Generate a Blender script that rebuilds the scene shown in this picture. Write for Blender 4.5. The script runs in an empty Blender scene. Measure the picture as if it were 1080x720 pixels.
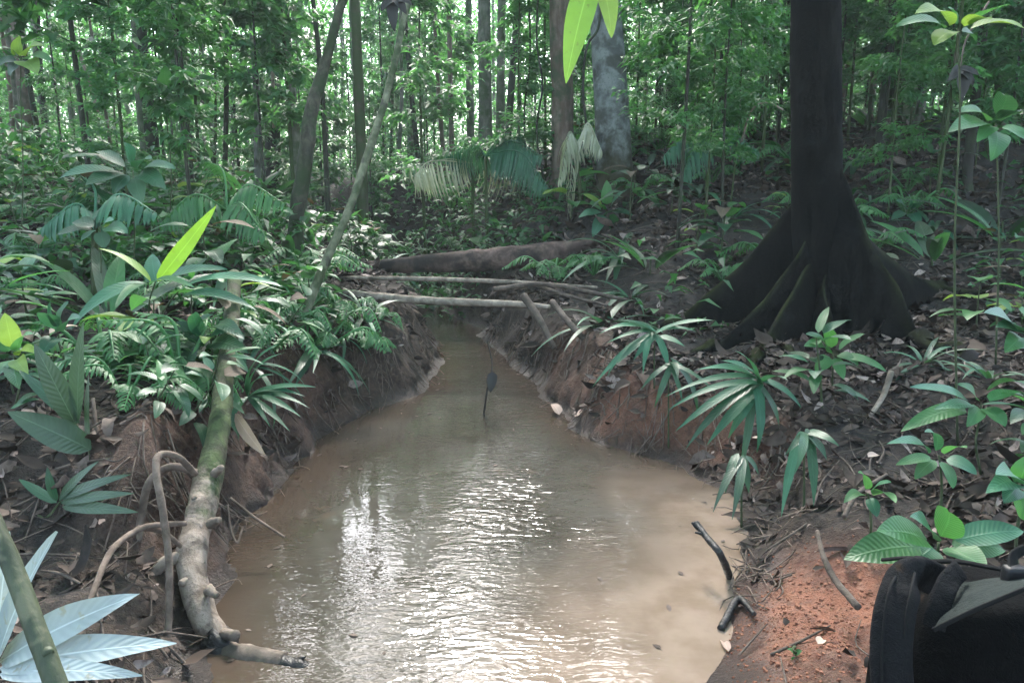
import bpy, math, random
import numpy as np

C = bpy.context.scene
col = C.collection
R = math.radians
rng = np.random.default_rng(7)
random.seed(7)

# ------------------------------------------------------------------ camera
F_PX, PITCH, EYE = 760.0, R(10.8), 1.5
cam_d = bpy.data.cameras.new('camera')
cam_d.sensor_width = 36.0
cam_d.lens = 36.0 * F_PX / 1080.0
cam_d.clip_start, cam_d.clip_end = 0.05, 2000
cam = bpy.data.objects.new('camera', cam_d)
cam.location = (0, 0, EYE)
cam.rotation_euler = (R(90) - PITCH, 0, 0)
col.objects.link(cam)
C.camera = cam

# ------------------------------------------------------------------ sky, sun, exposure
SUN_EL, SUN_AZ = R(48), R(-3)          # azimuth from +Y, clockwise positive: ahead and a little left
world = bpy.data.worlds.new('World'); C.world = world
world.use_nodes = True
wn, wl = world.node_tree.nodes, world.node_tree.links
sky = wn.new('ShaderNodeTexSky'); sky.sky_type = 'NISHITA'; sky.sun_disc = False
sky.sun_elevation, sky.sun_rotation = SUN_EL, SUN_AZ
sky.air_density, sky.dust_density, sky.ozone_density = 1.0, 2.5, 1.2
bw = wn.new('ShaderNodeRGBToBW'); wl.new(sky.outputs[0], bw.inputs[0])          # thin cloud: the sky half way to grey
wm = wn.new('ShaderNodeMix'); wm.data_type = 'RGBA'; wm.inputs[0].default_value = .25
wl.new(sky.outputs[0], wm.inputs[6]); wl.new(bw.outputs[0], wm.inputs[7]); wl.new(wm.outputs[2], wn['Background'].inputs[0])
wn['Background'].inputs[1].default_value = 0.15
sun_d = bpy.data.lights.new('sun', 'SUN'); sun_d.energy = 1.3; sun_d.angle = R(10); sun_d.color = (1, 0.96, 0.9)
sun = bpy.data.objects.new('sun', sun_d); col.objects.link(sun)
sun.rotation_euler = (R(90) - SUN_EL, 0, -SUN_AZ + math.pi)
# aim: light travels along local -Z; put the lamp's +Z towards the sun
from mathutils import Vector, Matrix
sd = Vector((math.sin(SUN_AZ) * math.cos(SUN_EL), math.cos(SUN_AZ) * math.cos(SUN_EL), math.sin(SUN_EL)))
sun.rotation_euler = sd.to_track_quat('Z', 'Y').to_euler()
C.view_settings.view_transform = 'Standard'; C.view_settings.look = 'None'
C.view_settings.gamma = 1.0; C.view_settings.use_curve_mapping = False
C.view_settings.exposure = 3.28
HAZE = 0.0018
cy = C.cycles
cy.use_denoising = True
try: cy.denoiser = 'OPENIMAGEDENOISE'
except Exception: pass
cy.max_bounces = 6; cy.diffuse_bounces = 3; cy.glossy_bounces = 3; cy.transmission_bounces = 3
cy.transparent_max_bounces = 4; cy.volume_bounces = 0
cy.sample_clamp_indirect = 6.0
cy.use_adaptive_sampling = True; cy.adaptive_threshold = 0.02
cy.caustics_reflective = False; cy.caustics_refractive = False

# ------------------------------------------------------------------ projection helpers (photo pixel -> place)
FW = np.array([0, math.cos(PITCH), -math.sin(PITCH)]); UP = np.array([0, math.sin(PITCH), math.cos(PITCH)])
def ray(px, py):
    return FW + (px - 540) / F_PX * np.array([1., 0, 0]) + (360 - py) / F_PX * UP
def P(px, py, Y):
    d = ray(px, py); return np.array([0, 0, EYE]) + d * (Y / d[1])
def proj(p):
    q = np.asarray(p, float) - np.array([0, 0, EYE])
    z = q @ FW
    return 540 + F_PX * q[0] / z, 360 - F_PX * (q @ UP) / z
def W0(px, py):
    d = ray(px, py); t = -EYE / d[2]; return np.array([0, 0, EYE]) + d * t

# ------------------------------------------------------------------ noise
def _h(i, j, k, s):
    n = (i * 374761393 + j * 668265263 + k * 2147483647 + s * 974634777) & 0xffffffff
    n = ((n ^ (n >> 13)) * 1274126177) & 0xffffffff
    return ((n ^ (n >> 16)) & 0xffff) / 65535.0
def vnoise(x, y, z=0.0, s=0):
    x = np.asarray(x, float); y = np.asarray(y, float) + 0 * x; z = np.asarray(z, float) + 0 * x
    xi, yi, zi = np.floor(x).astype(np.int64), np.floor(y).astype(np.int64), np.floor(z).astype(np.int64)
    a, b, c = x - xi, y - yi, z - zi
    a, b, c = a*a*(3-2*a), b*b*(3-2*b), c*c*(3-2*c)
    r = 0
    for dx, wx in ((0, 1-a), (1, a)):
        for dy, wy in ((0, 1-b), (1, b)):
            for dz, wz in ((0, 1-c), (1, c)):
                r = r + _h(xi+dx, yi+dy, zi+dz, s) * wx * wy * wz
    return r * 2 - 1
def fbm(x, y, z=0.0, s=0, o=4):
    r, a, f = 0, 0.5, 1.0
    for k in range(o):
        r = r + a * vnoise(np.asarray(x) * f, np.asarray(y) * f, np.asarray(z) * f, s + k); a *= .5; f *= 2.03
    return r
def sstep(a, b, x):
    t = np.clip((x - a) / (b - a), 0, 1); return t*t*(3-2*t)

# ------------------------------------------------------------------ terrain height
LE = [(225,720),(215,640),(232,590),(268,540),(300,508),(330,465),(380,437),(440,412),(458,395),(462,370),(447,350),(425,330)]
RE = [(758,720),(764,640),(772,600),(788,560),(768,525),(722,492),(680,478),(640,468),(602,448),(582,425),(562,402),(540,386),(515,366),(505,346),(470,327)]
LW = np.array([W0(*p)[:2] for p in LE]); RW = np.array([W0(*p)[:2] for p in RE])
ly = np.r_[-3, LW[:,1], 13, 16, 60]; lx = np.r_[LW[0,0], LW[:,0], -3.4, -7, -60]
ry = np.r_[-3, RW[:,1], 13, 16, 60]; rx = np.r_[RW[0,0], RW[:,0], -1.9, -5.4, -58]
def edges(y):
    return np.interp(y, ly, lx), np.interp(y, ry, rx)
def height(x, y):
    x = np.asarray(x, float); y = np.asarray(y, float)
    xl, xr = edges(y)
    n1 = fbm(x*2.2, y*2.2, 0, 11, 3) * .14
    dl, dr = xl - x + n1, x - xr + n1
    HL = np.interp(y, [0,2.0,2.4,2.85,4.5,6,7,9,12], [.20,.21,.26,.60,.66,.62,.64,.72,.8])
    HR = np.interp(y, [0,2,2.8,3.5,4.5,6,10], [.10,.11,.14,.26,.42,.50,.62])
    wl_ = np.interp(y, [0,2,3,5,8], [.5,.42,.3,.36,.5]); wr_ = np.interp(y, [0,2.5,3.5,4.5,6,8], [.32,.4,.45,.36,.3,.5])
    zl = HL * sstep(0, 1, dl / wl_)**.8 + .10 * np.clip(dl - wl_, 0, 6) + sstep(.2, 2.5, dl) * np.clip(.10 * (y - 4.5), 0, .9)
    srt = np.interp(y, [0,2,3,4.5,5.5,7,10], [.26,.28,.22,.07,.04,.08,.10])
    zr = HR * sstep(0, 1, dr / wr_)**.8 + srt * np.clip(dr - wr_, 0, 7) + sstep(.2, 2.0, dr) * np.clip(.25 * (y - 5.9), 0, 2.1)
    z = np.where(dl > 0, zl, np.where(dr > 0, zr, -.22 * sstep(0, .45, np.minimum(-dl, -dr))))
    far = sstep(11, 17, y)
    z = z * (1 - far * .5) + far * (.45 + .035 * np.clip(y - 14, 0, 30))
    out = sstep(0, .3, np.maximum(dl, dr))
    z = z + out * (fbm(x*1.3, y*1.3, 0, 3, 4) * .10 + fbm(x*7, y*7, 0, 5, 3) * .045)
    return z
def hz(x, y): return float(height(x, y))
def G(px, py, dz=0.0):
    d = ray(px, py); t = np.linspace(.8, 45, 3000)
    p = np.array([0, 0, EYE])[None] + t[:, None] * d[None]
    k = np.argmax(p[:, 2] < height(p[:, 0], p[:, 1]) + dz)
    return p[k] if k > 0 else P(px, py, 12)
def onG(px, Y, dz=0.0):
    """ground point in the photo column px at distance Y"""
    x = (px - 540) / F_PX * Y
    for _ in range(6):
        z = hz(x, Y); zc = np.array([x, Y, z - EYE]) @ FW; x = (px - 540) / F_PX * zc
    return np.array([x, Y, hz(x, Y) + dz])

# ------------------------------------------------------------------ mesh builder
class MB:
    def __init__(s): s.v, s.q, s.a, s.n = [], [], [], 0
    def add(s, v, q, a=None):
        v = np.asarray(v, float).reshape(-1, 3); q = np.asarray(q, np.int64).reshape(-1, 4)
        if a is None: a = np.zeros((len(v), 3))
        s.v.append(v); s.q.append(q + s.n); s.a.append(np.broadcast_to(np.asarray(a, float), (len(v), 3))); s.n += len(v)
    def build(s, name, mat, parent=None, smooth=True):
        v = np.concatenate(s.v); q = np.concatenate(s.q); a = np.concatenate(s.a)
        v = v - wloc(parent)
        return mk(name, v, q, a, mat, parent, smooth)
def wloc(o):
    r = np.zeros(3)
    while o is not None: r = r + np.array(o.location); o = o.parent
    return r
def mk(name, v, q, a, mat, parent=None, smooth=True):
    me = bpy.data.meshes.new(name)
    nv, nf = len(v), len(q)
    me.vertices.add(nv); me.vertices.foreach_set('co', v.astype(np.float32).ravel())
    me.loops.add(nf * 4); me.loops.foreach_set('vertex_index', q.astype(np.int32).ravel())
    me.polygons.add(nf); me.polygons.foreach_set('loop_start', np.arange(0, nf * 4, 4, dtype=np.int32))
    try: me.polygons.foreach_set('loop_total', np.full(nf, 4, np.int32))
    except Exception: pass
    me.polygons.foreach_set('use_smooth', np.full(nf, smooth, bool))
    if a is not None:
        at = me.attributes.new('leaf', 'FLOAT_VECTOR', 'POINT'); at.data.foreach_set('vector', a.astype(np.float32).ravel())
    me.update(); me.validate()
    if mat: me.materials.append(mat)
    o = bpy.data.objects.new(name, me); col.objects.link(o)
    if parent is not None: o.parent = parent
    return o

def norm(v): return v / (np.linalg.norm(v, axis=-1, keepdims=True) + 1e-12)
PROF = {
 'lance': lambda s: np.clip(np.sin(np.pi * s**.75), 0, 1)**.8 * .97 + .03,
 'ovate': lambda s: np.clip(np.sin(np.pi * s**.62), 0, 1)**.75 * .97 + .03,
 'strap': lambda s: np.minimum(1, np.minimum(s * 5 + .25, (1 - s) * 2.2 + .03)),
 'obov':  lambda s: np.clip(np.sin(np.pi * s**1.25), 0, 1)**.8 * .97 + .03,
}
def leaves(mb, pos, fwd, up, L, W, droop=.5, fold=.15, nseg=4, prof='lance', t=None, wavy=0.0):
    pos = np.atleast_2d(pos).astype(float); N = len(pos)
    fwd = norm(np.broadcast_to(np.atleast_2d(fwd), (N, 3)).astype(float)); up = np.broadcast_to(np.atleast_2d(up), (N, 3)).astype(float)
    up = norm(up - (up * fwd).sum(1, keepdims=True) * fwd); side = np.cross(fwd, up)
    g = lambda x: np.broadcast_to(np.asarray(x, float), (N,))[:, None]
    L, W, dr, fo = g(L), g(W), g(droop) + 1e-4, g(fold)
    s = np.linspace(0, 1, nseg + 1)[None]
    ca, sa = np.cos(dr * s), np.sin(dr * s)
    p = pos[:, None] + (L * sa / dr)[..., None] * fwd[:, None] - (L * (1 - ca) / dr)[..., None] * up[:, None]
    n = ca[..., None] * up[:, None] + sa[..., None] * fwd[:, None]
    w = (W * .5 * PROF[prof](s))[..., None]
    wv = 0
    if wavy: wv = (wavy * W * np.sin(s * 9 + rng.uniform(0, 6, (N, 1))))[..., None] * n
    lft = p + w * side[:, None] + w * fo[..., None] * n + wv * .6
    rgt = p - w * side[:, None] + w * fo[..., None] * n - wv * .6
    V = np.stack([lft, p, rgt], 2)                    # N, nseg+1, 3, 3
    k = nseg + 1
    base = (np.arange(N) * k * 3)[:, None]
    q = []
    for i in range(nseg):
        for j in (0, 1): q.append([i*3+j, i*3+j+1, (i+1)*3+j+1, (i+1)*3+j])
    Q = (base[:, :, None] + np.array(q)[None]).reshape(-1, 4)
    tt = rng.uniform(0, 1, N) if t is None else np.broadcast_to(np.asarray(t, float), (N,))
    A = np.zeros((N, k, 3, 3)); A[..., 0] = s[..., None]; A[..., 1] = np.array([-1, 0, 1.]); A[..., 2] = tt[:, None, None]
    mb.add(V.reshape(-1, 3), Q, A.reshape(-1, 3))
def qleaves(mb, pos, fwd, up, L, W, bend=.25, t=None):
    """cheap folded leaf: two quads, five-sided outline"""
    pos = np.atleast_2d(pos).astype(float); N = len(pos)
    fwd = norm(fwd); up = norm(up - (up * fwd).sum(1, keepdims=True) * fwd); side = np.cross(fwd, up)
    g = lambda x: np.broadcast_to(np.asarray(x, float), (N,))[:, None]
    L, W, b = g(L), g(W), g(bend)
    m1 = pos + .45 * L * fwd + .02 * L * up
    tip = pos + L * fwd - b * L * up
    l = m1 + .5 * W * side + .18 * W * up; r = m1 - .5 * W * side + .18 * W * up
    V = np.stack([pos, l, m1, r, tip], 1)
    Q = ((np.arange(N) * 5)[:, None, None] + np.array([[0, 2, 4, 1], [0, 3, 4, 2]])[None]).reshape(-1, 4)
    tt = rng.uniform(0, 1, N) if t is None else np.broadcast_to(np.asarray(t, float), (N,))
    A = np.zeros((N, 5, 3)); A[:, :, 0] = [0, .45, .45, .45, 1]; A[:, :, 1] = [0, -1, 0, 1, 0]; A[..., 2] = tt[:, None]
    mb.add(V.reshape(-1, 3), Q, A.reshape(-1, 3))
def rdir(N, zlo=-1, zhi=1):
    z = rng.uniform(zlo, zhi, N); a = rng.uniform(0, 2*np.pi, N); r = np.sqrt(np.clip(1 - z*z, 0, 1))
    return np.stack([r*np.cos(a), r*np.sin(a), z], 1)
def leaf_to(mb, base, tip, W, droop=.6, up=(0,0,1), prof='lance', fold=.15, nseg=10, t=None, wavy=.0):
    base, tip = np.asarray(base, float), np.asarray(tip, float)
    d = tip - base; c = np.linalg.norm(d); d = d / c
    up = np.asarray(up, float); up = up - (up @ d) * d; up = up / (np.linalg.norm(up) + 1e-9)
    h = droop / 2; f = d * math.cos(h) + up * math.sin(h); u = up * math.cos(h) - d * math.sin(h)
    L = c / (math.sin(h) / h) if abs(h) > 1e-3 else c
    leaves(mb, base, f, u, L, W, droop, fold, nseg, prof, t, wavy)

def smooth_path(pts, n):
    pts = np.asarray(pts, float)
    p = np.vstack([2*pts[0]-pts[1], pts, 2*pts[-1]-pts[-2]])
    m = len(pts) - 1
    u = np.linspace(0, m, n); i = np.minimum(u.astype(int), m - 1); t = (u - i)[:, None]
    a, b, c, d = p[i], p[i+1], p[i+2], p[i+3]
    return .5 * (2*b + (c-a)*t + (2*a-5*b+4*c-d)*t**2 + (3*b-a-3*c+d)*t**3)
def tube(mb, pts, rad, ns=10, n=None, rough=.0, s=0, cap=True, t=0.0, twist=0.0, flat=1.0):
    pts = np.asarray(pts, float)
    rad = np.asarray(rad, float) if np.ndim(rad) else np.full(len(pts), float(rad))
    n = n or max(2, (len(pts) - 1) * 6 + 1)
    p = smooth_path(pts, n); u = np.linspace(0, 1, n)
    r = np.interp(u, np.linspace(0, 1, len(rad)), rad)
    T = norm(np.gradient(p, axis=0))
    a = np.array([0, 0, 1.]) if abs(T[0][2]) < .9 else np.array([1., 0, 0])
    N0 = np.cross(T[0], a); N0 /= np.linalg.norm(N0); Ns = [N0]
    for i in range(1, n):
        v = Ns[-1] - (Ns[-1] @ T[i]) * T[i]; Ns.append(v / (np.linalg.norm(v) + 1e-9))
    Ns = np.array(Ns); B = np.cross(T, Ns)
    if cap:
        p = np.vstack([p[:1], p, p[-1:]]); r = np.r_[r[0]*.02, r, r[-1]*.02]; Ns = np.vstack([Ns[:1], Ns, Ns[-1:]]); B = np.vstack([B[:1], B, B[-1:]]); u = np.r_[0, u, 1]
    th = np.linspace(0, 2*np.pi, ns, endpoint=False)[None] + twist * u[:, None]
    rr = r[:, None] * np.ones_like(th)
    if rough:
        q = p[:, None] + rr[..., None] * (np.cos(th)[..., None] * Ns[:, None] + np.sin(th)[..., None] * B[:, None])
        sc = .9 / max(r.max(), 1e-4)
        rr = rr * (1 + rough * fbm(q[..., 0]*sc, q[..., 1]*sc, q[..., 2]*sc*.5, s, 3))
    V = p[:, None] + rr[..., None] * (np.cos(th)[..., None] * Ns[:, None] + flat * np.sin(th)[..., None] * B[:, None])
    m = len(p); i = np.arange(m-1)[:, None] * ns; j = np.arange(ns)[None]; j2 = (j + 1) % ns
    Q = np.stack([i+j, i+j2, i+ns+j2, i+ns+j], -1).reshape(-1, 4)
    A = np.zeros((m, ns, 3)); A[..., 0] = u[:, None]; A[..., 2] = t
    mb.add(V.reshape(-1, 3), Q, A.reshape(-1, 3))

# ------------------------------------------------------------------ objects
auto = []
def tag(o, label=None, cat=None, group=None, kind=None):
    if label: o['label'] = label
    if cat: o['category'] = cat
    if group: o['group'] = group
    if kind: o['kind'] = kind
    return o
def thing(name, label, cat, loc, group=None):
    o = bpy.data.objects.new(name, None); o.empty_display_size = .1; col.objects.link(o); o.location = tuple(float(c) for c in loc)
    return tag(o, label, cat, group)
kids = {}
def copy_tree(o, parent=None):
    c = o.copy(); col.objects.link(c)
    if parent is not None: c.parent = parent
    for ch in list(o.children): copy_tree(ch, c)
    return c

# ------------------------------------------------------------------ materials
class NT:
    def __init__(s, name):
        s.m = bpy.data.materials.new(name); s.m.use_nodes = True; s.t = s.m.node_tree; s.n = s.t.nodes; s.l = s.t.links; s.n.clear()
        s.out = s.n.new('ShaderNodeOutputMaterial')
    def node(s, ty, **kw):
        n = s.n.new(ty)
        for k, v in kw.items():
            if hasattr(n, k): setattr(n, k, v)
            else: s.put(n.inputs[k.replace('_', ' ')], v)
        return n
    def put(s, sock, v):
        if hasattr(v, 'is_output'): s.l.new(v, sock)
        elif isinstance(v, (tuple, list)) and len(v) == 3 and sock.type == 'RGBA': sock.default_value = (*v, 1)
        else: sock.default_value = v
    def noise(s, vec, scale, detail=4, rough=.55, dist=0.0):
        n = s.n.new('ShaderNodeTexNoise'); s.put(n.inputs['Vector'], vec); n.inputs['Scale'].default_value = scale
        n.inputs['Detail'].default_value = detail; n.inputs['Roughness'].default_value = rough; n.inputs['Distortion'].default_value = dist
        return n.outputs['Fac']
    def mix(s, f, a, b, mode='MIX'):
        n = s.n.new('ShaderNodeMix'); n.data_type = 'RGBA'; n.blend_type = mode
        s.put(n.inputs[0], f); s.put(n.inputs[6], a); s.put(n.inputs[7], b); return n.outputs[2]
    def math(s, op, a, b=0.0, c=0.0):
        n = s.n.new('ShaderNodeMath'); n.operation = op; s.put(n.inputs[0], a); s.put(n.inputs[1], b); s.put(n.inputs[2], c); return n.outputs[0]
    def ramp(s, f, lo, hi, a=0.0, b=1.0):
        n = s.n.new('ShaderNodeMapRange'); n.interpolation_type = 'SMOOTHSTEP'
        s.put(n.inputs[0], f); s.put(n.inputs[1], lo); s.put(n.inputs[2], hi); s.put(n.inputs[3], a); s.put(n.inputs[4], b); return n.outputs[0]
    def attr(s):
        n = s.n.new('ShaderNodeAttribute'); n.attribute_name = 'leaf'
        x = s.n.new('ShaderNodeSeparateXYZ'); s.l.new(n.outputs['Vector'], x.inputs[0]); return x.outputs
    def pos(s):
        return s.n.new('ShaderNodeNewGeometry').outputs['Position']
    def obj(s):
        return s.n.new('ShaderNodeTexCoord').outputs['Object']
    def bump(s, h, strength, dist):
        n = s.n.new('ShaderNodeBump'); s.put(n.inputs['Strength'], strength); s.put(n.inputs['Distance'], dist); s.put(n.inputs['Height'], h); return n.outputs[0]
    def pr(s, **kw):
        n = s.n.new('ShaderNodeBsdfPrincipled')
        for k, v in kw.items(): s.put(n.inputs[k.replace('_', ' ')], v)
        return n
    def finish(s, sh): s.l.new(sh, s.out.inputs['Surface']); return s.m
def srgb(r, g, b):
    f = lambda c: (c/255/12.92 if c/255 <= .04045 else ((c/255+.055)/1.055)**2.4)
    return (f(r), f(g), f(b))

def leaf_mat(name, dark, light, rough=.42, trans=.28, veins=True, rib=.25, old=None, spec=.5):
    b = NT(name); a = b.attr()
    oi = b.n.new('ShaderNodeObjectInfo').outputs['Random']
    tt = b.math('FRACT', b.math('ADD', a[2], oi))
    c = b.mix(tt, dark, light)
    c = b.mix(b.math('MULTIPLY', b.ramp(b.noise(b.pos(), 9, 2), .4, .75), .45), c, tuple(x*.62 for x in dark))
    if old: c = b.mix(b.ramp(b.noise(b.pos(), 26, 3), .6, .72, 0, .8), c, old)
    av = b.math('ABSOLUTE', a[1])
    nrm = None
    if veins:
        c = b.mix(b.ramp(av, .0, .09, rib, 0), c, tuple(min(1, x*1.7+.02) for x in light))
        wv = b.math('SINE', b.math('MULTIPLY', b.math('SUBTRACT', a[0], b.math('MULTIPLY', av, .12)), 95))
        nrm = b.bump(b.math('ADD', wv, b.math('MULTIPLY', b.ramp(av, 0, .1), 3)), .22, .002)
    kw = dict(Base_Color=c, Roughness=rough, Specular_IOR_Level=spec)
    if nrm: kw['Normal'] = nrm
    p = b.pr(**kw)
    tr = b.n.new('ShaderNodeBsdfTranslucent'); b.put(tr.inputs[0], b.mix(.5, c, tuple(min(1, x*q) for x, q in zip(light, (1.6, 1.7, .7)))))
    m = b.n.new('ShaderNodeMixShader'); m.inputs[0].default_value = trans
    b.l.new(p.outputs[0], m.inputs[1]); b.l.new(tr.outputs[0], m.inputs[2])
    return b.finish(m.outputs[0])
def bark_mat(name, c1, c2, moss=None, mossamt=.5, stretch=.25, scale=14, rough=.9, bumpd=.012, spots=None, spec=.3):
    b = NT(name); o = b.obj()
    mp = b.n.new('ShaderNodeMapping'); mp.inputs['Scale'].default_value = (1, 1, stretch); b.l.new(o, mp.inputs[0]); v = mp.outputs[0]
    n1 = b.noise(v, scale, 6, .65, .3); n2 = b.noise(o, scale*.28, 3)
    c = b.mix(b.ramp(n1, .32, .68), c1, c2)
    c = b.mix(b.ramp(n2, .45, .7, 0, .6), c, tuple(x*.5 for x in c1))
    if spots: c = b.mix(b.ramp(b.noise(o, scale*.5, 3, .5), .55, .62, 0, .85), c, spots)
    if moss:
        c = b.mix(b.ramp(b.noise(o, scale*.35, 5, .6), .62-mossamt*.45, .78-mossamt*.3), c, moss)
    h = b.math('ADD', n1, b.math('MULTIPLY', b.noise(v, scale*4, 3), .35))
    return b.finish(b.pr(Base_Color=c, Roughness=rough, Specular_IOR_Level=spec, Normal=b.bump(h, .9, bumpd)).outputs[0])

M = {}
M['leaf_dark'] = leaf_mat('leaf_dark', (.015,.056,.026), (.036,.105,.048), .40)
M['leaf_mid'] = leaf_mat('leaf_mid', (.026,.108,.036), (.066,.195,.064), .46, .40)
M['leaf_blue'] = leaf_mat('leaf_blue', (.016,.078,.040), (.045,.150,.078), .46, .24, spec=.42)
M['leaf_bright'] = leaf_mat('leaf_bright', (.12,.25,.030), (.18,.33,.045), .5, .36, rib=.5, old=(.10,.12,.03))
M['leaf_silver'] = leaf_mat('leaf_silver', (.22,.27,.275), (.33,.375,.38), .5, .18, rib=.6, old=(.20,.19,.13))
M['leaf_yellow'] = leaf_mat('leaf_yellow', (.10,.20,.04), (.20,.30,.06), .5, .4)
M['leaf_far'] = leaf_mat('leaf_far', (.034,.120,.052), (.095,.250,.095), .5, .55, veins=False)
M['leaf_frond'] = leaf_mat('leaf_frond', (.20,.23,.15), (.42,.43,.33), .55, .3, veins=False)
M['leaf_pleat'] = leaf_mat('leaf_pleat', (.020,.048,.024), (.045,.085,.045), .42, .15, rib=.5)
M['dead_dark'] = leaf_mat('dead_dark', (.010,.009,.009), (.02,.017,.015), .7, .05, veins=False)
M['dead_brown'] = leaf_mat('dead_brown', (.05,.033,.02), (.12,.085,.05), .8, .15)
M['dead_pale'] = leaf_mat('dead_pale', (.30,.21,.17), (.46,.36,.30), .75, .15)
M['stem'] = bark_mat('stem', (.035,.05,.022), (.06,.075,.035), scale=40, bumpd=.003)
M['stem_thick'] = bark_mat('stem_thick', (.030,.040,.022), (.055,.065,.035), scale=26, bumpd=.004, spots=(.10,.10,.06), rough=.6)
M['bark_black'] = bark_mat('bark_black', (.0022,.0022,.0023), (.0055,.0052,.005), moss=(.010,.013,.005), mossamt=.22, scale=9, spots=(.009,.0095,.010), rough=.95, spec=.05)
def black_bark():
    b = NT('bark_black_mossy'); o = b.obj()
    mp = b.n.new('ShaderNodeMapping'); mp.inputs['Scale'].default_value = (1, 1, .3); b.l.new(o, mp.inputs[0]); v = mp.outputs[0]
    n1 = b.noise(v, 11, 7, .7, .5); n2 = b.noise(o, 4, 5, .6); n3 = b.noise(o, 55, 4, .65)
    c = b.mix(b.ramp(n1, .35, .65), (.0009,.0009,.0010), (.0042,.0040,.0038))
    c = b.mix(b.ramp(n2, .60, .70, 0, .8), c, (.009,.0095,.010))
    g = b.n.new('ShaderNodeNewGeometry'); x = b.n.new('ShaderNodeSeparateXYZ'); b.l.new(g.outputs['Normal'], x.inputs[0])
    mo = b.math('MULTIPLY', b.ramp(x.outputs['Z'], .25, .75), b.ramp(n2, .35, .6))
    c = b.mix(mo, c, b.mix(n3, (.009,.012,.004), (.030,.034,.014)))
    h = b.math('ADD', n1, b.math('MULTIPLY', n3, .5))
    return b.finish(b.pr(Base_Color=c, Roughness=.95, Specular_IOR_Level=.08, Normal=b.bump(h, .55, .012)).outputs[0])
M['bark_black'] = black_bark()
M['bark_moss'] = bark_mat('bark_moss', (.055,.045,.033), (.10,.085,.06), moss=(.04,.062,.022), mossamt=.8, scale=12)
M['bark_pale'] = bark_mat('bark_pale', (.13,.135,.125), (.24,.245,.23), moss=(.05,.055,.035), mossamt=.35, scale=8, stretch=.5, spots=(.06,.055,.045), bumpd=.008)
M['bark_red'] = bark_mat('bark_red', (.09,.06,.045), (.17,.13,.105), moss=(.05,.06,.035), mossamt=.4, scale=12)
M['bark_grey'] = bark_mat('bark_grey', (.085,.08,.066), (.19,.185,.155), moss=(.05,.075,.035), mossamt=.5, scale=12)
M['bark_dark'] = bark_mat('bark_dark', (.020,.018,.015), (.045,.04,.033), moss=(.03,.042,.02), mossamt=.45, scale=12)
M['wood_pale'] = bark_mat('wood_pale', (.16,.125,.095), (.30,.25,.20), moss=(.07,.06,.045), mossamt=.3, scale=16, stretch=1)
M['wood_dead'] = bark_mat('wood_dead', (.05,.038,.030), (.11,.085,.068), scale=16, stretch=1)
M['wood_log'] = bark_mat('wood_log', (.045,.028,.022), (.15,.10,.082), moss=(.018,.014,.011), mossamt=.45, scale=9, stretch=1)
M['wood_wet'] = bark_mat('wood_wet', (.008,.008,.008), (.022,.02,.019), scale=16, stretch=1, rough=.45)
M['branch'] = bark_mat('branch', (.10,.076,.058), (.23,.185,.15), moss=(.055,.045,.035), mossamt=.45, scale=13, stretch=1, bumpd=.006)
M['branch_moss'] = bark_mat('branch_moss', (.018,.024,.010), (.050,.052,.026), moss=(.018,.032,.008), mossamt=.8, scale=18, stretch=1, bumpd=.01)
M['bark_lichen'] = bark_mat('bark_lichen', (.055,.062,.036), (.16,.165,.105), moss=(.028,.045,.016), mossamt=.5, scale=15, stretch=.6, spots=(.04,.036,.028))
M['bark_mossdark'] = bark_mat('bark_mossdark', (.022,.020,.014), (.075,.068,.048), moss=(.022,.036,.014), mossamt=.55, scale=15, stretch=.5)
def branch_mix():
    b = NT('branch_half_mossy'); o = b.obj(); a = b.attr(); n1 = b.noise(o, 16, 6, .65, .4); n2 = b.noise(o, 5, 4); n3 = b.noise(o, 70, 3)
    bare = b.mix(b.ramp(n1, .35, .65), (.10,.076,.058), (.23,.185,.15)); bare = b.mix(b.ramp(n2, .5, .68, 0, .6), bare, (.055,.045,.035)); bare = b.mix(b.ramp(n3, .62, .7, 0, .6), bare, (.05,.04,.03))
    moss = b.mix(b.ramp(n1, .35, .65), (.016,.026,.009), (.045,.065,.022)); moss = b.mix(b.ramp(n2, .48, .62, 0, .7), moss, (.035,.028,.02))
    f = b.ramp(b.math('ADD', a[0], b.math('MULTIPLY', b.math('SUBTRACT', b.noise(o, 11, 5, .65), .5), .55)), .42, .58)
    return b.finish(b.pr(Base_Color=b.mix(f, moss, bare), Roughness=.85, Specular_IOR_Level=.25, Normal=b.bump(b.math('ADD', n1, b.math('MULTIPLY', n3, .4)), .9, .010)).outputs[0])
M['branch_mix'] = branch_mix()
M['liana'] = bark_mat('liana', (.07,.05,.037), (.16,.12,.095), scale=22, stretch=1, bumpd=.003)

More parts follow.
